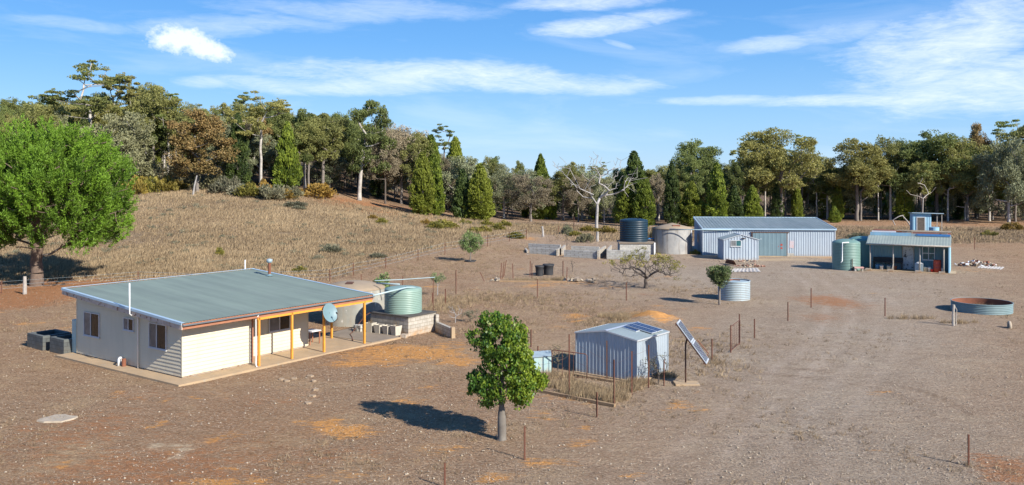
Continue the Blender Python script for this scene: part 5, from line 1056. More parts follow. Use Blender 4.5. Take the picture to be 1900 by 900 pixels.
for p in ((985.3, 612, 645, 'rusty picket just right of the top of the bottle tree'), (1107.6, 728, 774.7, 'short rusty picket standing just outside the grass enclosure'), (973.2, 792, 853, 'tall rusty picket in the open to the lower right of the bottle tree'), (825, 860, 905, 'rusty picket cut by the bottom edge of the photograph'),
          (1321, 629, 669, 'picket right at the lower end of the tilted solar array'), (1372, 583, 640, 'picket on the far side of the wire gate panel'), (1400, 592, 628, 'picket a step right of the wire gate panel'), (1462, 561, 596, 'picket beside the reddish patch of the lane'), (1505, 535, 571, 'picket on the reddish patch, beyond the lane bend'),
          (1642, 553, 587, 'lone picket between the reddish patch and the iron ring'), (1797, 808, 865, 'dark picket alone in the gravel at lower right'), (1162.2, 524, 557.5, 'lone picket left of the bare spreading tree'), (997, 518, 553, 'lone picket in front of the timber-edged bed'),
          (747, 513, 533, 'picket just behind the top of the pale green house tank'), (846, 501, 546, 'tall double picket by the young silver shrub, behind the house tank'), (826.6, 536, 564, 'short picket right of the house tank in rough grass'), (802.4, 543, 566, 'leaning picket beside the base of the house tank'), (670, 509, 527, 'small picket seen over the house roof edge'),
          (1036, 419, 431, 'far picket left of the dead white tree'), (1065, 403, 427, 'tall thin picket left of the dead white tree'), (1808, 440, 463, 'far picket in the rough grass right of the hut'), (1623, 438, 452, 'far picket just left of the hut roof')): picket(*p, mat='rust', group='single fence pickets')
CL = [(928, 488, 520, .12, 'leftmost rusty picket of the group of three at the bed corner'), (932, 486, 517, .15, 'middle picket of the leaning group of three at the bed corner'), (934, 483, 514, .25, 'tallest leaning picket of the group of three at the bed corner'), (952, 489, 517, -.06, 'single picket between the group of three and the black tubs'), (983, 484, 514, .05, 'taller picket of the close pair left of the black tubs'), (987, 489, 518, .0, 'shorter picket of the close pair left of the black tubs'), (1044.6, 484, 518, .0, 'tall picket right of the black tubs'), (1051, 496, 523, .05, 'shorter picket right of the black tubs')]
for (a, b, c, l, lab) in CL: picket(a, b, c, lab, mat='rust', lean=l, group='pickets round the timber-edged bed')
picket(900, 505, 522, 'short picket leaning hard to the left beyond the timber bed', mat='rust', lean=-.45)
x, y = G(140, 598); o = picket_mb(1.9, (0.05, 0), .03).build('fence_picket', M['rust']); o.location = (-22.9, 46.0, 0); tag(o, 'thin rusty picket behind the left end of the house', 'fence picket', 'single fence pickets')
# wire gate panel at the fence line
def gate_panel():
    X, Y = G(1356, 655); X2, Y2 = G(1373, 640); r = thing('wire_gate', 'rusty wire mesh gate panel standing across the fence line by the lane', 'gate', (X, Y, 0)); q = Vector((X2 - X, Y2 - Y, 0)); h = (655 - 587) * Y / F0 * .72
    m = MB(); m.tube([(0, 0, 0), (0, 0, h * 1.05)], .035, 8).tube([Vector((0, 0, .12)), q + Vector((0, 0, .12)), q + Vector((0, 0, h)), Vector((0, 0, h)), Vector((0, 0, .12))], .018, 6); m.build('frame', M['rust'], r)
    w = MB(); [w.tube([Vector((0, 0, z)), q + Vector((0, 0, z))], .005, 3) for z in np.linspace(.25, h - .1, 9)]; [w.tube([q * t + Vector((0, 0, .12)), q * t + Vector((0, 0, h))], .005, 3) for t in (.2, .4, .6, .8)]; w.build('wire_mesh', M['rust'], r)
gate_panel()

# ------------------------------------------------------------------ near trees
def bottle_tree():
    X, Y = G(931, 815); r = thing('bottle_tree', 'young bottle tree with swollen grey trunk and bright green crown in the front yard', 'tree', (X, Y, 0)); rng = np.random.RandomState(11)
    def q(px_, py_): return ((px_ - 931) * Y / F0, (815 - py_) * Y / F0)
    lobes = [(892, 622, 23), (910, 605, 21), (935, 604, 21), (955, 620, 24), (900, 645, 22), (925, 635, 34), (955, 648, 32), (965, 665, 26), (915, 665, 22), (940, 680, 34), (970, 690, 28), (892, 705, 21), (881, 700, 13), (905, 722, 24), (935, 715, 32), (965, 715, 30), (992, 712, 21), (985, 695, 18), (905, 740, 13), (968, 737, 17), (880, 722, 11), (1003, 705, 10), (925, 590, 9), (903, 590, 10)]
    P = []; cr = []
    for (a, b, s) in lobes:
        x, z = q(a, b); rad = s * Y / F0; n = max(10, int(rad * rad * 150))
        for k in range(n):
            d = rng.normal(size=3); d /= np.linalg.norm(d); u = rng.uniform(.45, 1) ** .5; P.append((x + d[0] * rad * u * .9, d[1] * rad * u * 1.7, z + d[2] * rad * u * .9)); cr.append(.17 * rng.uniform(.7, 1.3))
    P = np.array(P); keep = P[:, 2] > 1.12 - .0 * P[:, 0]; P = P[keep]; cr = np.array(cr)[keep]
    nodes, par, rad = skeleton(rng, [(0, 0, 0), (.0, 0, .35), (0, 0, .8), (.03, 0, 1.25), (.04, 0, 1.7), (.03, 0, 2.3), (.0, 0, 2.9)], [tuple(p) for p in P[::5]], bend=.2)
    V, Q = skel_mesh(nodes[7:] and nodes, par, rad, .055, 1.0, 6, .006); m = MB(); m.add(V, Q)
    m.lathe([(.18, -.08), (.165, .0), (.152, .12), (.150, .45), (.142, .75), (.12, .98), (.09, 1.16), (.095, 1.35), (.085, 1.8), (.05, 2.4)], 24, wob=lambda a, z: .03 * math.sin(3 * a + z * 4)); m.build('trunk', M['bark_bottle'], r, True)
    cols = np.clip(.30 + .38 * (P[:, 0] / 1.3) + rng.normal(0, .16, len(P)), 0, 1); VT = [leaf_quads(rng, P, 24, cr * .95, .115, .07, 'droop', 1, cols, .25)]; leaves_obj('crown', VT, F_['bottle'], r)  # leaf tint lighter to the right: sunlit side painted into the colour
bottle_tree()
def pine():
    X, Y = -39.7, 72.0; r = thing('pine_tree', 'big round-crowned bright green pine at the left edge behind the house', 'tree', (X, Y, float(terr(X, Y)))); rng = np.random.RandomState(7)
    s = Y / F0; x0 = (75 - 68) * s; zc = (530 - 375) * s; P = []; rx, rz = 170 * s, 142 * s; zf = float(terr(X, Y)); lobe_t = []
    # crown outline like a broad dome: flat-bottomed at the sides, reaching low in the centre
    cent = []
    while len(cent) < 185:
        d = rng.normal(size=3); d /= np.linalg.norm(d); u = rng.uniform(.62, .98); c_ = np.array([x0 + d[0] * rx * u, d[1] * rx * u, zc + d[2] * rz * u])
        if all(np.linalg.norm(c_ - q) > .95 for q in cent): cent.append(c_)
        elif rng.uniform() < .02: cent.append(c_)
    for _ in range(16): cent.append(np.array([x0 + rx * rng.uniform(-.6, .6), -rx * rng.uniform(.6, .85), zc + rz * rng.uniform(-.35, .45)]))
    for k, c_ in enumerate(cent):
        rl = rng.uniform(.75, 1.25)
        for _ in range(13):
            d = rng.normal(size=3); d /= np.linalg.norm(d); p = c_ + d * rl * rng.uniform(.4, 1) * np.array([1, 1, .8]); lobe_t.append(k) if False else None
            if p[2] < (530 - 458) * s + .8 * max(0, 1 - abs(p[0] - x0) / 3.0): continue
            P.append(p); lobe_t.append(k)
    for _ in range(760):
        d = rng.normal(size=3); d /= np.linalg.norm(d); u = rng.uniform(.4, .86); p = np.array([x0 + d[0] * rx * u, d[1] * rx * u, zc + d[2] * rz * u])
        if p[2] > 4.6: P.append(p); lobe_t.append(0)
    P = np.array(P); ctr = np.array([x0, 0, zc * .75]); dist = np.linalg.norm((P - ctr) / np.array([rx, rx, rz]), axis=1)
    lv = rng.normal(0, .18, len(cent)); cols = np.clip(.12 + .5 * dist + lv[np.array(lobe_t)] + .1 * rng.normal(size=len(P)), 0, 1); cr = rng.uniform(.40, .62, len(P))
    # needles grouped in upright brushes
    N = 58; c = np.repeat(P, N, 0); o = P - ctr; o /= np.linalg.norm(o, axis=1)[:, None]; ax0 = o * .75 + rng.normal(0, .2, o.shape); ax0[:, 2] += .75; ax0 /= np.linalg.norm(ax0, axis=1)[:, None]
    L0 = rng.uniform(.9, 1.6, len(P)); ax = np.repeat(ax0, N, 0); tt = rng.uniform(-.5, .5, len(c)); pos = c + ax * (tt * np.repeat(L0, N))[:, None] + rng.normal(0, .065, c.shape)
    nd = ax * .9 + rng.normal(0, .55, c.shape); nd /= np.linalg.norm(nd, axis=1)[:, None]; sdv = np.cross(nd, rng.normal(size=c.shape)); sdv /= np.linalg.norm(sdv, axis=1)[:, None]
    ln = rng.uniform(.20, .34, len(c))[:, None]; wd = rng.uniform(.025, .045, len(c))[:, None]
    V = np.stack([pos, pos + nd * ln * .5 + sdv * wd, pos + nd * ln, pos + nd * ln * .5 - sdv * wd], 1).reshape(-1, 3); t = np.clip(np.repeat(cols, N) + .25 * tt + rng.normal(0, .12, len(c)), 0, 1)
    nodes, par, rad = skeleton(rng, [(0, 0, 0), (.05, 0, 1.0), (-.1, .1, 2.0), (.1, 0, 3.2), (0, 0, 4.5), (.1, 0, 6.0), (.2, 0, 8.0), (.2, 0, 10)], [tuple(p) for p in P[::3]], bend=.1, wander=.06)
    wood_obj('trunk', nodes, par, rad, .50, M['bark_pine'], r, 1.25, 10, .02)
    # bare dead lower limbs
    dl = []; tg = [(rng.uniform(-5, 5), rng.uniform(-3, 3), rng.uniform(2.6, 4.2)) for _ in range(26)]
    n2, p2, r2 = skeleton(rng, [(0, 0, .8), (0, 0, 1.6), (0, 0, 2.4), (0, 0, 3.0)], tg, bend=-.05, wander=.1); wood_obj('dead_branches', n2, p2, r2, .16, M['bark_g'], r, 1, 5, .018)
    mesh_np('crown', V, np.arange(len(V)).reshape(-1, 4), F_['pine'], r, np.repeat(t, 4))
pine()
def spreading_tree():
    X, Y = 10.89, 70.2; r = thing('spreading_tree', 'low spreading tree with mostly bare twisted branches and sparse green leaf clusters on top', 'tree', (X, Y, 0)); rng = np.random.RandomState(21); s = Y / F0
    tg = []
    for k in range(420):
        a = rng.uniform(0, 6.283); q = rng.uniform(.15, 1) ** .6; x = q * math.cos(a) * 3.0; y = q * math.sin(a) * 2.6; z = rng.uniform(1.5, 3.2) - .28 * abs(x) + .02 * q
        if q > .85: z = rng.uniform(1.25, 2.2)
        tg.append((x, y, max(.9, z)))
    nodes, par, rad = skeleton(rng, [(0, 0, 0), (.03, 0, .3), (-.02, 0, .6), (.03, 0, .85)], tg, tip_r=.022, bend=.0, wander=.10, expo=1.9); wood_obj('trunk', nodes, par, rad, .16, M['bark_d'], r, 1.2, 8, .007)
    P = np.array([t for t in tg if t[2] > 1.95 or (t[0] > 2.0 and rng.uniform() < .6)]); rng.shuffle(P); P = P[:70]; P = np.concatenate([P, P + rng.normal(0, .18, P.shape)])
    leaves_obj('leaf_clusters', [leaf_quads(rng, P, 16, np.full(len(P), .2), .13, .06, 'rand', .8, np.clip(rng.normal(.5, .25, len(P)), 0, 1))], F_['shrub'], r)
spreading_tree()
def small_tree(name, label, X, Y, Ht, width, zc, fol, bark, seed, n=60, per=50, leaf=(.14, .07), tr=.07, stems=1, multi=.0, sc=.28, cat='tree', z=None, low=.0):
    rng = np.random.RandomState(seed); r = thing(name, label, cat, (X, Y, float(terr(X, Y)) if z is None else z)); P = []
    while len(P) < n:
        d = rng.normal(size=3); d /= np.linalg.norm(d); u = rng.uniform(0, 1) ** .4; k = 1 + .18 * math.sin(3 * math.atan2(d[1], d[0]) + seed) + .15 * math.sin(5 * d[2] + seed)
        P.append((d[0] * width / 2 * u * k * .85, d[1] * width / 2 * u * k * .85, zc + d[2] * (Ht - zc) * u * k * .85 * (1 if d[2] > 0 else (zc - low) / (Ht - zc) * .7)))
    P = np.array(P); base = [(0, 0, 0), (multi, 0, Ht * .15), (0, multi, Ht * .3), (.02, 0, Ht * .42)]
    nodes, par, rad = skeleton(rng, base, [tuple(p) for p in P], bend=.15, wander=.08); wood_obj('trunk', nodes, par, rad, tr, M[bark], r, 1.2, 7, .008)
    leaves_obj('crown', [leaf_quads(rng, P, per, np.full(n, sc) * rng.uniform(.7, 1.2, n), leaf[0], leaf[1], 'rand', .9, np.clip(.35 + .3 * (P[:, 2] - low) / Ht + rng.normal(0, .15, n), 0, 1))], F_[fol], r); return r
F_['small'] = foliage('leaves_small_tree', (.055, .085, .03), (.17, .21, .075), None, .05)
F_['wattle'] = foliage('leaves_wattle', (.09, .15, .045), (.26, .33, .12), None, .05)
small_tree('small_tree', 'small round-headed leafy tree beside the galvanised round tank', 14.75, 61.3, 2.95, 1.75, 2.15, 'small', 'bark_g', 31, 90, 55, (.13, .07), .085, sc=.27, low=1.1)
small_tree('young_wattle', 'airy pale green young tree growing from a dark ring on the open slope', *GT(873, 90)[:2], 3.4, 3.0, 2.0, 'wattle', 'bark_g', 32, 80, 40, (.22, .07), .07, sc=.34, low=.5)
X, Y, Z = GT(873, 90); tag(MB().lathe([(.55, -.05), (.62, .1), (.55, .16), (.45, .12), (.42, 0), (0, .03)], 24, (X, Y, Z)).build('tyre_ring', M['black'], None, True), 'dark tyre laid round the foot of the airy young tree', 'tyre')
small_tree('young_shrub', 'thin silvery young shrub just right of the pale green house tank', *G(812, 548), 1.75, 1.3, 1.35, 'sap', 'bark_dead', 33, 26, 34, (.12, .04), .04, sc=.2, low=.9)
small_tree('young_shrub', 'bright green shrub peeping over the roof of the concrete tank behind the house', -8.9, 58.5, 2.45, 1.9, 1.5, 'wattle', 'bark_g', 34, 50, 50, (.16, .09), .05, sc=.28, low=.3)
small_tree('bare_sapling', 'almost leafless sapling standing on the slope before the forest, behind the block bays', *GT(1052, 112)[:2], 3.0, .9, 2.0, 'sap', 'bark_d', 35, 30, 5, (.12, .05), .05, sc=.2, low=.3)
def dry_shrub(px_, py_, h, w, lab, seed, leafy=0, wood='bark_d'):
    X, Y, Z = ground_at(px_, py_); rng = np.random.RandomState(seed); r = thing('dry_shrub', lab, 'shrub', (X, Y, Z)); tg = [(rng.normal(0, w * .3), rng.normal(0, w * .3), h * rng.uniform(.4, 1)) for _ in range(26)]
    nodes, par, rad = skeleton(rng, [(0, 0, 0), (0, 0, h * .15), (.01, 0, h * .3)], tg, bend=.1, wander=.15); wood_obj('branches', nodes, par, rad, .02 + .012 * h, M[wood], r, 1, 4, .006)
    if leafy: leaves_obj('leaves', [leaf_quads(rng, np.array(tg), leafy, np.full(26, .14), .08, .04, 'rand', 1, None)], F_['bush'], r)
dry_shrub(1222, 712, 1.35, .9, 'tall dead weed beside the lit side wall of the garden shed', 41, 6); dry_shrub(1210, 708, 1.1, .5, 'thin dead weed close to the shed corner picket', 42, 3)
dry_shrub(845, 600, 1.1, 1.1, 'leafless grey shrub right of the tank base wall', 43, 0, 'bark_dead'); dry_shrub(872, 598, .7, .8, 'dark dry shrub further right of the tank base wall', 44, 20); dry_shrub(1062, 505, 1.2, .5, 'dead stem rising behind the timber bed', 45)
dry_shrub(928, 660, 1.0, .9, 'dry twigs behind the crown of the bottle tree', 46, 4); dry_shrub(1035, 690, 1.2, .6, 'tall thin weeds inside the pipe gate', 47, 4)

# ------------------------------------------------------------------ forest trees: prototypes, then copies
def lib_trees():
    L = {}
    L['euc'] = [euc('gum_tree', 101, 'e', 18, 9.0, .32, 52, 1.25, 80, fol='olive'), euc('gum_tree', 102, 'e', 18, 7.6, .36, 46, 1.15, 80, fol='olive', bark='bark_g'), euc('gum_tree', 103, 'e', 18, 10.5, .28, 60, 1.3, 80, fol='deep', bark='bark_d'), euc('gum_tree', 104, 'e', 18, 6.8, .32, 44, 1.1, 85, fol='deep', bark='bark_w'), euc('gum_tree', 105, 'e', 18, 8, .38, 44, 1.2, 80, fol='olive', bark='bark_w')]
    L['open'] = [euc('tall_gum', 111, 'o', 20, 9, .34, 34, 1.05, 62, fol='deep', bark='bark_w', flat=.38, plates=True, base_r=.21), euc('tall_gum', 112, 'o', 20, 10, .32, 38, 1.0, 62, fol='olive', bark='bark_w', flat=.4, plates=True, base_r=.21), euc('tall_gum', 113, 'o', 20, 7, .42, 24, .95, 66, fol='deep', bark='bark_g', flat=.4, plates=True, base_r=.2)]
    L['grey'] = [euc('box_tree', 121, 'g', 13, 9.5, .12, 60, 1.2, 85, fol='grey', bark='bark_w', base_r=.26), euc('box_tree', 122, 'g', 13, 8, .12, 48, 1.15, 80, fol='grey', bark='bark_g', base_r=.22)]
    L['brown'] = [euc('ironbark', 131, 'b', 15, 9, .18, 60, 1.15, 70, fol='brown', bark='bark_g', base_r=.22, leaf=(.42, .15)), euc('ironbark', 132, 'b', 15, 8, .22, 50, 1.1, 65, fol='brown', bark='bark_d', base_r=.22, leaf=(.42, .15)), euc('ironbark', 133, 'b', 15, 7, .14, 44, 1.1, 65, fol='grey', bark='bark_w', base_r=.2, leaf=(.42, .15))]
    L['russet'] = [euc('red_tipped_gum', 141, 'r', 15, 8, .14, 50, 1.15, 80, fol='russet', bark='bark_g', base_r=.22)]
    L['cyp'] = [cypress('cypress_pine', 151, 11, 4.2), cypress('cypress_pine', 152, 12, 3.6, point=.6), cypress('cypress_pine', 153, 10, 4.6, 'cyp', point=.3), cypress('cypress_pine', 154, 13, 4.0, 'cypd'), cypress('cypress_pine', 155, 9, 3.4, 'cypd', point=.2)]
    L['bush'] = [bush('low_bush', 161), bush('low_bush', 162, 3.2, 1.6, 'bush', 34), bush('heath_shrub', 163, 2.0, 1.3, 'shrub', 26, 60), bush('heath_shrub', 164, 2.6, 1.2, 'shrub', 28, 60)]
    return L
LIB = lib_trees(); USED = set(); BASEH = {'euc': 18, 'open': 20, 'grey': 13, 'brown': 15, 'russet': 15}
CH = {151: 11, 152: 12, 153: 10, 154: 13, 155: 9}
protoH = {}
for k, l in LIB.items():
    for i, o in enumerate(l):
        crown = [c for c in o.children if c.name.split('.')[0] in ('crown', 'foliage')][0]; co = np.empty(len(crown.data.vertices) * 3, np.float32); crown.data.vertices.foreach_get('co', co); co = co.reshape(-1, 3); protoH[(k, i)] = (float(np.percentile(co[:, 2], 99.5)), float(np.percentile(co[:, 0], 97) - np.percentile(co[:, 0], 3)))
FR = random.Random(77)
def put(kind, i, X, Y, Ht, W=None, label='', group=None, rz=None, z=None, cat=None):
    i = i % len(LIB[kind]); src = LIB[kind][i]
    if (kind, i) in USED: o = copy_tree(src)
    else: o = src; USED.add((kind, i))
    h0, w0 = protoH[(kind, i)]; sz = Ht / h0; sw = (W / w0 * (.84 if kind == 'cyp' else 1.0)) if W else sz * FR.uniform(.95, 1.25) if kind != 'cyp' else sz * FR.uniform(.8, 1.05)
    sw = min(max(sw, sz * .55), sz * 1.7)
    o.location = (X, Y, (float(terr(X, Y)) if z is None else z) - .05); o.scale = (sw, sw, sz); o.rotation_euler = (0, 0, FR.uniform(0, 6.28) if rz is None else rz)
    o['label'] = label; o['category'] = cat or ('shrub' if kind == 'bush' else 'tree')
    if 'group' in o.keys(): del o['group']
    if group: o['group'] = group
    return o
def at(px_, Y, top): X, Y, Z = GT(px_, Y); return X, Y, CAMH + (330 - top) * Y / F0 - Z
SKY = [(-100, 172), (0, 175), (60, 178), (110, 180), (130, 160), (200, 150), (250, 170), (310, 165), (340, 195), (430, 190), (520, 195), (570, 205), (640, 215), (760, 235), (800, 240), (870, 256), (920, 265), (1000, 288), (1100, 303), (1200, 310), (1240, 312), (1290, 290), (1345, 300), (1390, 275), (1500, 280), (1545, 312), (1570, 290), (1680, 290), (1740, 265), (1800, 258), (1950, 250)]
PROM = [ # kind, variant, px, Y, top, crown width px, label
    ('open', 0, 168, 152, 116, 130, 'tallest gum on the skyline at left, with open plates of leaves and white limbs'), ('open', 1, 215, 158, 128, 90, 'tall open gum just right of the tallest skyline gum'), ('euc', 0, 285, 156, 160, 90, 'rounded olive gum above the round grey-green tree at left'), ('euc', 4, 262, 166, 165, 60, 'slim olive gum behind the rounded skyline gum at left'),
    ('grey', 0, 233, 144, 214, 100, 'round grey-green tree with pale trunk right behind the big pine'), ('russet', 0, 366, 143, 206, 92, 'reddish-brown tree at the top edge of the paddock, left of centre'), ('open', 1, 484, 150, 172, 100, 'gum with long white forked limbs above the yellow-green bushes'), ('open', 2, 455, 168, 172, 50, 'small-headed tall gum on the skyline beside the white-limbed gum'),
    ('cyp', 3, 441, 148, 212, 40, 'dark cypress pine left of the white-limbed gum'), ('cyp', 2, 533, 153, 228, 46, 'olive cypress pine right of the white-limbed gum'), ('euc', 1, 600, 158, 212, 84, 'broad olive gum left of the lone white-trunked gum'), ('euc', 3, 565, 156, 206, 60, 'darker gum between the olive cypress and the broad olive gum'),
    ('euc', 2, 640, 172, 213, 60, 'dark gum right behind the lone white-trunked gum'), ('brown', 0, 745, 165, 234, 85, 'greyish brown tree right of the lone white-trunked gum'), ('brown', 1, 715, 160, 240, 60, 'thin brown-grey tree touching the lone white-trunked gum'), ('cyp', 1, 800, 163, 252, 44, 'tall cypress pine at the crest, left of the open round-topped gum'), ('cyp', 2, 845, 190, 256, 50, 'bushy olive cypress on the crest beside the open round-topped gum'),
    ('cyp', 0, 784, 148, 284, 42, 'bright conical cypress pine on the slope, left of a slimmer one'), ('cyp', 1, 810, 150, 298, 28, 'slim bright cypress pine hard against the bigger conical one'), ('open', 2, 825, 228, 230, 46, 'isolated open-topped gum poking above the central skyline'), ('cyp', 0, 891, 150, 305, 48, 'broad cone-shaped cypress pine at the end of the paddock'), ('cyp', 4, 858, 151, 316, 34, 'dark narrow cypress left of the broad cone-shaped one'),
    ('grey', 1, 866, 162, 292, 80, 'grey leafy tree rising behind the broad cypress'), ('brown', 2, 935, 163, 305, 90, 'pinkish grey bushy tree right of the broad cypress'), ('brown', 0, 985, 160, 325, 80, 'brown-grey spreading tree left of the dead white tree'), ('cyp', 2, 1003, 185, 288, 40, 'cypress top standing out above the brown trees at centre'), ('cyp', 0, 1000, 172, 318, 34, 'lower bright cypress in front of the crest cypress at centre'),
    ('euc', 0, 1045, 170, 308, 70, 'low olive gum just left of the dead white tree'), ('grey', 0, 1080, 176, 318, 70, 'grey-green tree behind the dead white tree'), ('cyp', 3, 1176, 176, 282, 46, 'tall dark cypress rising behind the dark blue tank'), ('cyp', 2, 1162, 160, 332, 44, 'bright cypress left of its taller neighbour above the dark blue tank'), ('cyp', 0, 1195, 158, 326, 38, 'bright cypress right above the dark blue tank'),
    ('euc', 4, 1222, 178, 308, 56, 'small olive gum with thin white trunk left of the long shed'), ('cyp', 3, 1246, 162, 303, 30, 'near-black cypress left of the long shed'), ('euc', 2, 1292, 186, 262, 84, 'large dark-headed gum above the left end of the long shed'), ('cyp', 2, 1284, 162, 338, 46, 'rounded cypress above the left end of the long shed roof'), ('cyp', 1, 1330, 160, 303, 38, 'tall clean conical cypress above the small shed'),
    ('cyp', 4, 1362, 164, 345, 30, 'short dark cypress right of the tall conical one'), ('cyp', 2, 1396, 165, 345, 38, 'dull cypress left of the forked white gum'), ('euc', 0, 1448, 176, 240, 145, 'big spreading gum with several white trunks behind the long shed'), ('open', 1, 1390, 192, 250, 56, 'airy gum at the left shoulder of the big spreading gum'), ('open', 2, 1488, 190, 250, 50, 'airy dark gum at the right shoulder of the big spreading gum'),
    ('euc', 3, 1535, 186, 306, 50, 'low gum filling the dip right of the big spreading gum'), ('euc', 1, 1590, 180, 260, 90, 'olive gum left of the pair beyond the hut tanks'), ('euc', 4, 1652, 182, 256, 64, 'slim gum right of the olive gum beyond the hut'), ('euc', 2, 1738, 180, 248, 125, 'huge dark-trunked gum directly above the hut'), ('euc', 2, 1690, 188, 262, 80, 'dark gum hugging the left side of the huge gum'),
    ('russet', 0, 1812, 186, 232, 44, 'gum with a bright russet top near the right edge'), ('euc', 0, 1795, 178, 256, 80, 'olive gum right of the huge gum above the hut'), ('grey', 0, 1872, 170, 262, 80, 'pale-trunked grey gum at the right edge, in front of the others'), ('open', 0, 1868, 190, 224, 100, 'tall open gum crowning the right edge of the skyline'), ('euc', 1, 1900, 182, 236, 80, 'gum cut by the right edge of the photograph'), ('cyp', 0, 1548, 172, 382, 22, 'small bright yellow-green cypress right behind the long shed end')]
lone = None
for (k, i, px_, Y, top, w, lab) in PROM:
    X, Y, h = at(px_, Y, top); put(k, i, X, Y, h, w * Y / F0, lab)
# lone white-trunked gum in the paddock edge
def lone_gum():
    X, Y, Z = GT(667, 158); rng = np.random.RandomState(5); Ht = CAMH + (330 - 187) * Y / F0 - Z; r = thing('white_gum', 'lone tall gum with a smooth white trunk standing forward of the forest edge', 'tree', (X, Y, Z)); s = Y / F0
    P = []; cr = []
    for (a, b, rr, n) in ((688, 205, 30, 26), (665, 215, 16, 8), (708, 222, 20, 10), (690, 250, 34, 22), (665, 275, 22, 12), (718, 265, 22, 12), (690, 295, 28, 12), (660, 310, 14, 5), (705, 310, 16, 6)):
        for _ in range(n):
            d = rng.normal(size=3); d /= np.linalg.norm(d); u = rng.uniform(.3, 1); P.append(((a - 667 + d[0] * rr * u * .9) * s, d[1] * rr * s * u, Ht - (b - 187) * s + d[2] * rr * s * u * .7)); cr.append(.95 * rng.uniform(.7, 1.15))
    P = np.array(P); P[:, 2] = np.minimum(P[:, 2], Ht - .6); nodes, par, rad = skeleton(rng, [(0, 0, 0), (.0, 0, 1.5), (.15, 0, 4), (.35, 0, 6.2), (.7, 0, 8.5), (1.0, 0, 11)], [tuple(p) for p in P[::2]], bend=.1, wander=.06, expo=1.9); wood_obj('trunk', nodes, par, rad, .38, M['bark_w'], r, 1.3, 9, .03)
    leaves_obj('crown', [leaf_quads(rng, P, 80, np.array(cr), .50, .17, 'droop', .75, np.clip(.25 + .35 * rng.uniform(size=len(P)) + .3 * (P[:, 2] / Ht - .5), 0, 1))], F_['deep'], r)
lone_gum()
def bare_tree(name, lab, X, Y, tg, base, base_r, seed, mat='bark_dead', rmin=.03, wander=.10, bend=-.15, tip=.05, expo=2.2):
    rng = np.random.RandomState(seed); r = thing(name, lab, 'tree', (X, Y, float(terr(X, Y)))); nodes, par, rad = skeleton(rng, base, tg, tip_r=tip, bend=bend, wander=wander, expo=expo); wood_obj('trunk', nodes, par, rad, base_r, M[mat], r, 1.2, 8, rmin); return r
def dead_tree():
    X, Y, Z = GT(1107, 146); s = Y / F0; tg = []; rng = np.random.RandomState(3); H_ = (418 - 285) * s
    for (a, b) in ((1040, 300), (1048, 315), (1060, 332), (1078, 318), (1090, 300), (1097, 318), (1106, 280), (1104, 306), (1115, 300), (1124, 308), (1133, 290), (1140, 300), (1146, 318), (1150, 330), (1135, 330), (1162, 325), (1172, 320), (1180, 322), (1165, 338), (1120, 335), (1085, 340), (1070, 345), (1036, 296), (1128, 345), (1155, 345), (1095, 350), (1112, 320), (1100, 290), (1142, 285), (1058, 305), (1168, 332), (1148, 340)):
        y0_ = rng.normal(0, 1.8)
        for k in range(5): tg.append(((a - 1107 + rng.normal(0, 1 + 4.5 * k ** .6)) * s, y0_ + rng.normal(0, .7), (418 - b + rng.normal(0, 1 + 5 * k ** .6)) * s))
    bare_tree('dead_tree', 'dead white leafless gum with wide forked limbs at the middle of the forest edge', X, Y, tg, [(0, 0, 0), (0, 0, 1.2), (.05, 0, 2.4), (.12, 0, 3.4), (.1, 0, 4.2)], 0.27, 9, rmin=.015, tip=.03, wander=.03, bend=.0, expo=1.9)
dead_tree()
X, Y, Z = GT(1690, 158); bare_tree('fallen_branch', 'arched bare white branch at the forest edge above the outhouse', X, Y, [(-2.2, 0, 1.9), (-3.2, .3, 1.2), (-2.8, .2, .3), (-1.5, 0, 2.2)], [(0, 0, 0), (-.6, 0, 1.0), (-1.4, 0, 1.9)], .12, 15, rmin=.05)
X, Y, Z = GT(1712, 168); bare_tree('dead_sapling', 'bare white forked sapling rising directly behind the tin shed', X, Y, [(-3.2, 0, 6.6), (-2.4, 0, 5.8), (2.6, 0, 7.2), (2.0, .5, 6.2), (0, 0, 9), (-1.0, 0, 8.0), (.8, 1, 7.6)], [(0, 0, 0), (0, 0, 2.5), (.1, 0, 5)], .10, 16, rmin=.02, tip=.012, mat='bark_w', expo=1.9)
X, Y, Z = GT(358, 139); o = MB().tube([(0, 0, -.1), (.25, 0, 1.6), (.65, 0, 3.2)], [.16, .13, .09], 7).build('dead_snag', M['bark_dead']); o.location = (X, Y, Z); tag(o, 'short leaning white dead trunk at the edge of the paddock beside the reddish tree', 'dead trunk')
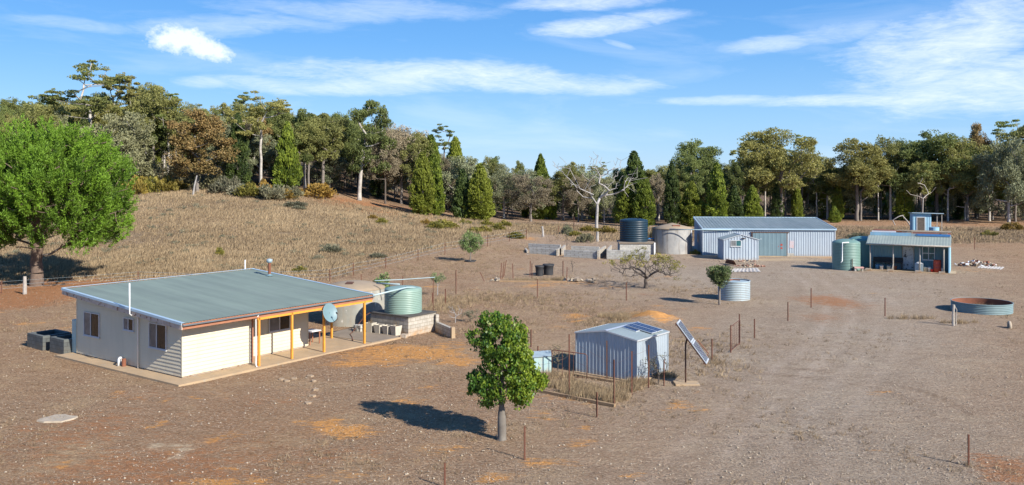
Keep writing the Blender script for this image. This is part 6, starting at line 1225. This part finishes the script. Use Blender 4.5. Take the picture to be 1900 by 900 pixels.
# the rest of the forest
cells = []
ZN = [(100, 'behind the left part of the big pine'), (240, 'behind the right part of the big pine'), (400, 'around the reddish tree'), (520, 'around the white-limbed gum'), (640, 'left of the lone white-trunked gum'), (780, 'just right of the lone white-trunked gum'), (920, 'behind the broad cone-shaped cypress'), (1080, 'left of the dead white tree'), (1250, 'behind the dark blue tank'), (1400, 'above the left half of the long shed'), (1560, 'above the right half of the long shed'), (1700, 'above the green hut tanks'), (3000, 'above and right of the hut')]
def zone(px_): return [n for (x, n) in ZN if px_ < x][0]
KN = {'euc': 'olive-green gum', 'open': 'thin-crowned tall gum', 'grey': 'grey-green box tree', 'brown': 'brownish grey ironbark', 'cyp': 'cypress pine', 'russet': 'red-tipped gum'}
count = 0
for row, dY in enumerate((5, 14, 25, 38, 53, 70, 90, 114, 140)):
    step = (40, 36, 37, 40, 42, 44, 44, 42, 40)[row]; px_ = -70 + FR.uniform(0, 20)
    while px_ < 1970:
        Y = float(np.interp(px_, [e_[0] for e_ in EDGE], [e_[1] for e_ in EDGE])) + dY + FR.uniform(-4, 4); top = float(np.interp(px_, [e_[0] for e_ in SKY], [e_[1] for e_ in SKY]))
        use = True
        if row >= 4 and px_ > 1000: use = row in (4, 5) and px_ > 1100      # flat ground: deeper rows are hidden
        if row >= 6 and px_ > 900: use = False
        if use:
            rr = FR.random()
            if px_ < 780: kind = 'euc' if rr < .52 else 'open' if rr < .66 else 'grey' if rr < .78 else 'brown' if rr < .88 else 'cyp' if rr < .97 else 'russet'
            elif px_ < 1250: kind = 'brown' if rr < .34 else 'grey' if rr < .52 else 'euc' if rr < .74 else 'cyp' if rr < .98 else 'open'
            else: kind = 'euc' if rr < .60 else 'cyp' if rr < .78 else 'open' if rr < .90 else 'grey'
            X, Yy, hmax = at(px_, Y, top); typ = {'euc': 15.5, 'open': 17, 'grey': 11.5, 'brown': 12, 'cyp': 9.5, 'russet': 12}[kind] * FR.uniform(.72, 1.08)
            if 780 < px_ < 1250: typ *= .82
            h = min(typ, hmax - FR.uniform(-.4, 2.0))
            if row >= 7: h = min(typ, hmax + FR.uniform(-1.5, .8))
            if h > 4.5 and count < 292:
                z_ = zone(px_); put(kind, FR.randrange(9), X, Yy, h, None, KN[kind] + (' near the forest front, ' if row < 3 else ' deep in the forest, ') + z_, KN[kind] + 's ' + ('near the forest front, ' if row < 3 else 'deep in the forest, ') + z_); count += 1
        px_ += step * FR.uniform(.8, 1.25)
# understorey saplings and bushes along the forest edge
ORD = 'first second third fourth fifth sixth seventh eighth ninth tenth eleventh twelfth thirteenth fourteenth fifteenth sixteenth seventeenth'.split()
BU = [(410, 143, 0), (425, 145, 1), (452, 141, 1), (470, 140, 3), (486, 142, 3), (505, 139, 1), (520, 141, 3), (538, 142, 0), (262, 144, 3), (285, 141, 2), (305, 142, 3), (322, 146, 2), (250, 139, 3), (345, 148, 1), (595, 150, 2), (398, 147, 0)]
for k, (px_, Y, v) in enumerate(BU):
    X, Y, Z = GT(px_, Y); s = ('grey-green', 'olive')[k % 2]; g = 'bushes along the top edge of the paddock' if px_ > 380 else 'yellow-green scrub behind the big pine'
    put('bush', v, X, Y, FR.uniform(1.6, 3.0), FR.uniform(3, 5.5), '%s bush, %s from the left in the band at the top of the paddock' % (('grey-green', 'rounded grey', 'yellow-green', 'low yellowish')[v], ORD[sorted(b_[0] for b_ in BU if b_[0] > 380).index(px_)]) if px_ > 380 else '%s scrubby bush, %s from the left between the big pine and reddish tree' % (('grey-green', 'rounded grey', 'yellow-green', 'low yellowish')[v], ORD[sorted(b_[0] for b_ in BU if b_[0] < 380).index(px_)]), g)
for k, (px_, Y, v, h, w) in enumerate([(805, 128, 2, 1.1, 2.2), (820, 130, 2, 1.4, 2.8), (838, 132, 3, 1.2, 2.4), (880, 126, 2, 1.0, 1.8), (898, 128, 2, 1.1, 2.0), (905, 140, 3, 1.2, 2.2), (926, 134, 2, 1.1, 2.0), (958, 122, 2, .9, 2.4), (953, 123, 3, .8, 1.6), (862, 140, 3, 1.0, 1.8), (706, 127, 2, .9, 1.6), (1052, 133, 0, 1.4, 1.5), (790, 133, 3, .9, 1.6), (690, 132, 2, .7, 1.4), (935, 142, 3, 1.1, 2.2), (1070, 130, 3, .8, 2.5)]):
    X, Y, Z = GT(px_, Y); put('bush', v, X, Y, h, w, 'low orange-tinged heath shrub, %s from the left in the grass below the cypresses' % ORD[sorted([805, 820, 838, 880, 898, 905, 926, 958, 953, 862, 706, 1052, 790, 690, 935, 1070]).index(px_)], 'heath shrubs in the rough grass')
for (px_, Y, v, h, w, lab) in ((548, 134, 1, 1.0, 3.0, 'dark flattened bush lying in the shade below the forest edge'), (555, 132, 0, .7, 2.0, 'small grey bush alone in the upper paddock'), (618, 95, 0, 1.0, 1.9, 'pale green sapling-like bush in the middle of the paddock'), (702, 92, 0, .6, 1.4, 'faint green low bush near the paddock fence'), (406, 90, 2, 1.0, .8, 'small upright olive shrub in the left paddock'), (556, 80, 2, .7, 1.2, 'low green shrub just above the house roof ridge'), (1095, 140, 3, 1.0, 3.2, 'green shrub left of the foot of the dead white tree'), (1122, 138, 3, 1.1, 4.2, 'long low green shrub under the dead white tree'), (1085, 118, 0, 1.3, 1.8, 'feathery green bush between the block bays and the dead tree'), (1230, 125, 1, 1.8, 3.4, 'pale olive bush between the two big tanks beside the long shed'), (1290, 101.5, 3, .6, 1.0, 'bright green weed tuft at the corner of the long shed'), (1590, 128, 0, 1.0, 2.5, 'olive weeds right of the long shed end'), (1835, 134, 3, .9, 2.0, 'lone green bush in the rough grass at far right'), (1685, 85.2, 3, .25, .5, 'low weeds beside the hut slab'), (1880, 150, 2, 1.4, 4.0, 'yellowish bush at the forest edge near the right side')):
    X, Y, Z = GT(px_, Y); put('bush', v, X, Y, h, w, lab)
ur = np.random.RandomState(90); up = []
while len(up) < 1900:
    px_ = ur.uniform(-60, 1960); Y = float(np.interp(px_, [e_[0] for e_ in EDGE], [e_[1] for e_ in EDGE])) + 6 + 60 * ur.uniform(0, 1) ** 1.1; X = (px_ - 950) / F0 * Y
    if math.sin(X * .21 + 1) * math.sin(Y * .17) + ur.normal(0, .6) < .1: continue
    up.append((X, Y, float(terr(X, Y)) + ur.uniform(.2, 1.0) * (3.0 if px_ > 700 else 2.0)))
up = np.array(up); leaves = leaf_quads(ur, up, 34, ur.uniform(.6, 1.2, len(up)), .42, .20, 'rand', .8, ur.uniform(.1, .8, len(up)))
tag(mesh_np('undergrowth', leaves[0], np.arange(len(leaves[0])).reshape(-1, 4), F_['bush'], None, leaves[1]), 'scrubby grey-green undergrowth between the forest trunks', 'undergrowth', kind='stuff')
# remove library objects nobody used
for k, l in LIB.items():
    for i, o in enumerate(l):
        if (k, i) not in USED:
            for c in list(o.children): bpy.data.objects.remove(c)
            bpy.data.objects.remove(o)

# ------------------------------------------------------------------ grass
def scatter(n, x0f, x1f, y0, y1, seed, powr=1.0):
    rng = np.random.RandomState(seed); Y = y0 + (y1 - y0) * rng.uniform(0, 1, n) ** powr; X = x0f(Y) + (x1f(Y) - x0f(Y)) * rng.uniform(0, 1, n); return np.stack([X, Y], 1)
rng = np.random.RandomState(1)
A_ = scatter(62000, lambda Y: -.62 * Y - 3, lambda Y: fence_x(Y) + 0, 74, 150, 2, 1.15); A_ = A_[(tall_mask(A_[:, 0], A_[:, 1]) > rng.uniform(0, 1, len(A_)))]
nz_ = np.clip(.5 + .5 * fbm(A_[:, 0], A_[:, 1], .45, 14), 0, 1); A_ = A_[nz_ > .18]; nz_ = nz_[nz_ > .18]
lf = fbm(A_[:, 0], A_[:, 1], .10, 24); kp = (lf + .9 * rng.normal(0, .3, len(A_))) > -.55; A_ = A_[kp]; nz_ = np.clip(nz_[kp] + .35 * lf[kp], 0, 1)
o = tufts('tall_grass', A_, (.14 + .44 * nz_) * (.45 + .55 * tall_mask(A_[:, 0], A_[:, 1])), np.full(len(A_), .09), 4, F_['dry'], 5, .16, .35, np.clip(.25 + .5 * nz_ + .25 * fbm(A_[:, 0], A_[:, 1], .16, 61) + rng.normal(0, .1, len(A_)), 0, 1)); tag(o, 'tall dry straw-coloured grass covering the sloping paddock', 'grass', kind='stuff')
wr = np.random.RandomState(55); W_ = scatter(150, lambda Y: -.60 * Y, lambda Y: fence_x(Y) - 2, 80, 146, 56); W_ = W_[tall_mask(W_[:, 0], W_[:, 1]) > .7]
WP = np.stack([W_[:, 0], W_[:, 1], terr(W_[:, 0], W_[:, 1]) + .2], 1); WP = np.concatenate([WP + wr.normal(0, 1, WP.shape) * np.array([.35, .35, .05]) for _ in range(5)]); lv_ = leaf_quads(wr, WP, 30, wr.uniform(.18, .4, len(WP)), .16, .06, 'rand', .7, wr.uniform(0, .9, len(WP)))
tag(mesh_np('weeds', lv_[0], np.arange(len(lv_[0])).reshape(-1, 4), F_['bush'], None, lv_[1]), 'small grey-green weeds dotted through the dry paddock grass', 'weeds', kind='stuff')
B_ = scatter(22000, lambda Y: 0 * Y + 4, lambda Y: .62 * Y + 3, 116, 158, 3); B_ = B_[tall_mask(B_[:, 0], B_[:, 1]) > rng.uniform(0, 1, len(B_))]; B_ = free(B_)
nz_ = np.clip(.5 + .5 * fbm(B_[:, 0], B_[:, 1], .4, 15), 0, 1); o = tufts('rough_grass', B_, .15 + .35 * nz_, np.full(len(B_), .10), 3, F_['dry'], 6, .2, .4, np.clip(.05 + .6 * nz_, 0, 1)); tag(o, 'rough dry grass between the sheds and the forest edge', 'grass', kind='stuff')
# enclosure and odd clumps
cl = []
def clump(px_, py_, rx, ry, n, seed):
    X, Y, Z = ground_at(px_, py_); r_ = np.random.RandomState(seed); a = r_.uniform(0, 6.283, n); q = r_.uniform(0, 1, n) ** .5; cl.append(np.stack([X + rx * q * np.cos(a), Y + ry * q * np.sin(a)], 1))
for args in ((1070, 725, 1.0, 1.0, 120, 1), (1100, 735, 1.1, .9, 160, 2), (1130, 740, .8, .7, 130, 3), (1045, 715, .9, .8, 80, 4), (1160, 722, .6, .6, 90, 5), (1175, 716, .4, .4, 60, 6), (1030, 700, .8, .5, 60, 7), (1040, 520, .9, .6, 90, 8), (1155, 588, 1.6, .9, 120, 9), (1150, 592, .8, .6, 60, 10), (840, 562, 1.8, 3.2, 150, 11), (815, 575, 1.4, 2, 70, 12), (870, 545, 3, 4, 30, 13), (1190, 712, .5, .3, 50, 14), (1235, 700, .6, .3, 40, 15), (1780, 600, 1.2, .3, 40, 16), (1690, 592, 1.6, .3, 40, 17), (1000, 520, 3, .5, 90, 18), (1820, 570, 1.2, 1.0, 110, 19), (600, 610, .6, .8, 40, 20), (940, 560, 5, 2, 60, 21)): clump(*args)
Cc = free(np.concatenate(cl)); o = tufts('dry_tufts', Cc, rng.uniform(.15, .40, len(Cc)), np.full(len(Cc), .022), 14, F_['dry'], 8, .09, .35, rng.uniform(.2, .9, len(Cc))); tag(o, 'dry grass tufts in the shed enclosure and round the yard', 'grass', kind='stuff')
# short dead stubble over the open yard
D_ = scatter(230000, lambda Y: -.61 * Y - 2, lambda Y: .61 * Y + 2, 23, 92, 4, 2.0); D_ = free(D_); D_ = D_[(tall_mask(D_[:, 0], D_[:, 1]) < .3)]
dens = np.clip(.55 + .6 * fbm(D_[:, 0], D_[:, 1], .35, 16), .12, 1); D_ = D_[rng.uniform(0, 1, len(D_)) < dens]
o = tufts('short_grass', D_, .06 + .0012 * D_[:, 1], .010 + .00035 * D_[:, 1], 1, F_['drydk'], 9, .03, .4, np.clip(rng.normal(.5, .3, len(D_)), 0, 1), True); tag(o, 'short dead grass and litter over the open yard', 'grass', kind='stuff')
mg = np.random.RandomState(81); MG = []
for (a, b, rx_, ry_, n_) in ((900, 556, 5, 2.5, 260), (985, 552, 6, 2, 260), (930, 610, 3, 2, 160), (1040, 575, 4, 2, 160), (1120, 600, 2.5, 1.2, 130), (1290, 540, 5, 2, 120), (880, 500, 5, 4, 200), (760, 500, 6, 3, 220), (850, 480, 6, 5, 260), (940, 460, 5, 6, 260), (1150, 520, 5, 3, 140), (1240, 655, 2, 1.5, 90), (1330, 680, 2, 2, 120), (1300, 640, 3, 2, 120), (20, 610, 3, 3, 80)):
    X, Y, Z = ground_at(a, b); q_ = mg.normal(0, .5, (n_, 2)); MG.append(np.stack([X + rx_ * q_[:, 0], Y + ry_ * 1.6 * q_[:, 1]], 1))
MG = free(np.concatenate(MG)); o = tufts('scattered_tufts', MG, mg.uniform(.08, .26, len(MG)), np.full(len(MG), .03), 9, F_['dry'], 82, .10, .5, mg.uniform(0, .8, len(MG))); tag(o, 'thin dry grass scattered between the house and the far sheds', 'grass', kind='stuff')
SN = free(scatter(3200, lambda Y: -.6 * Y, lambda Y: .6 * Y, 24, 80, 83, 1.6)); sr_ = mg.uniform(.012, .045, len(SN)); oc = np.array([[1, 0, 0], [0, 1, 0], [-1, 0, 0], [0, -1, 0], [0, 0, .7], [0, 0, -.7]]); SV = (np.stack([SN[:, 0], SN[:, 1], terr(SN[:, 0], SN[:, 1]) + .01], 1)[:, None, :] + oc[None] * sr_[:, None, None] * mg.uniform(.7, 1.5, (len(SN), 1, 3))).reshape(-1, 3)
SF = (np.array([[0, 1, 4], [1, 2, 4], [2, 3, 4], [3, 0, 4], [1, 0, 5], [2, 1, 5], [3, 2, 5], [0, 3, 5]])[None] + 6 * np.arange(len(SN))[:, None, None]).reshape(-1, 3)
tag(mesh_np('gravel', SV, SF, M['stone']), 'small loose stones strewn over the bare yard and lane', 'gravel', kind='stuff')
# small near tufts in the yard
E_ = scatter(9000, lambda Y: -.61 * Y - 2, lambda Y: .61 * Y + 2, 24, 110, 12, 1.4); E_ = free(E_); E_ = E_[tall_mask(E_[:, 0], E_[:, 1]) < .3]; E_ = E_[fbm(E_[:, 0], E_[:, 1], .22, 18) > .05]
o = tufts('low_tufts', E_, rng.uniform(.05, .17, len(E_)), np.full(len(E_), .022), 9, F_['dry'], 10, .06, .9, rng.uniform(0, .6, len(E_))); tag(o, 'low scattered dry tufts across the yard and lane', 'grass', kind='stuff')
print('trees', count, 'script end')
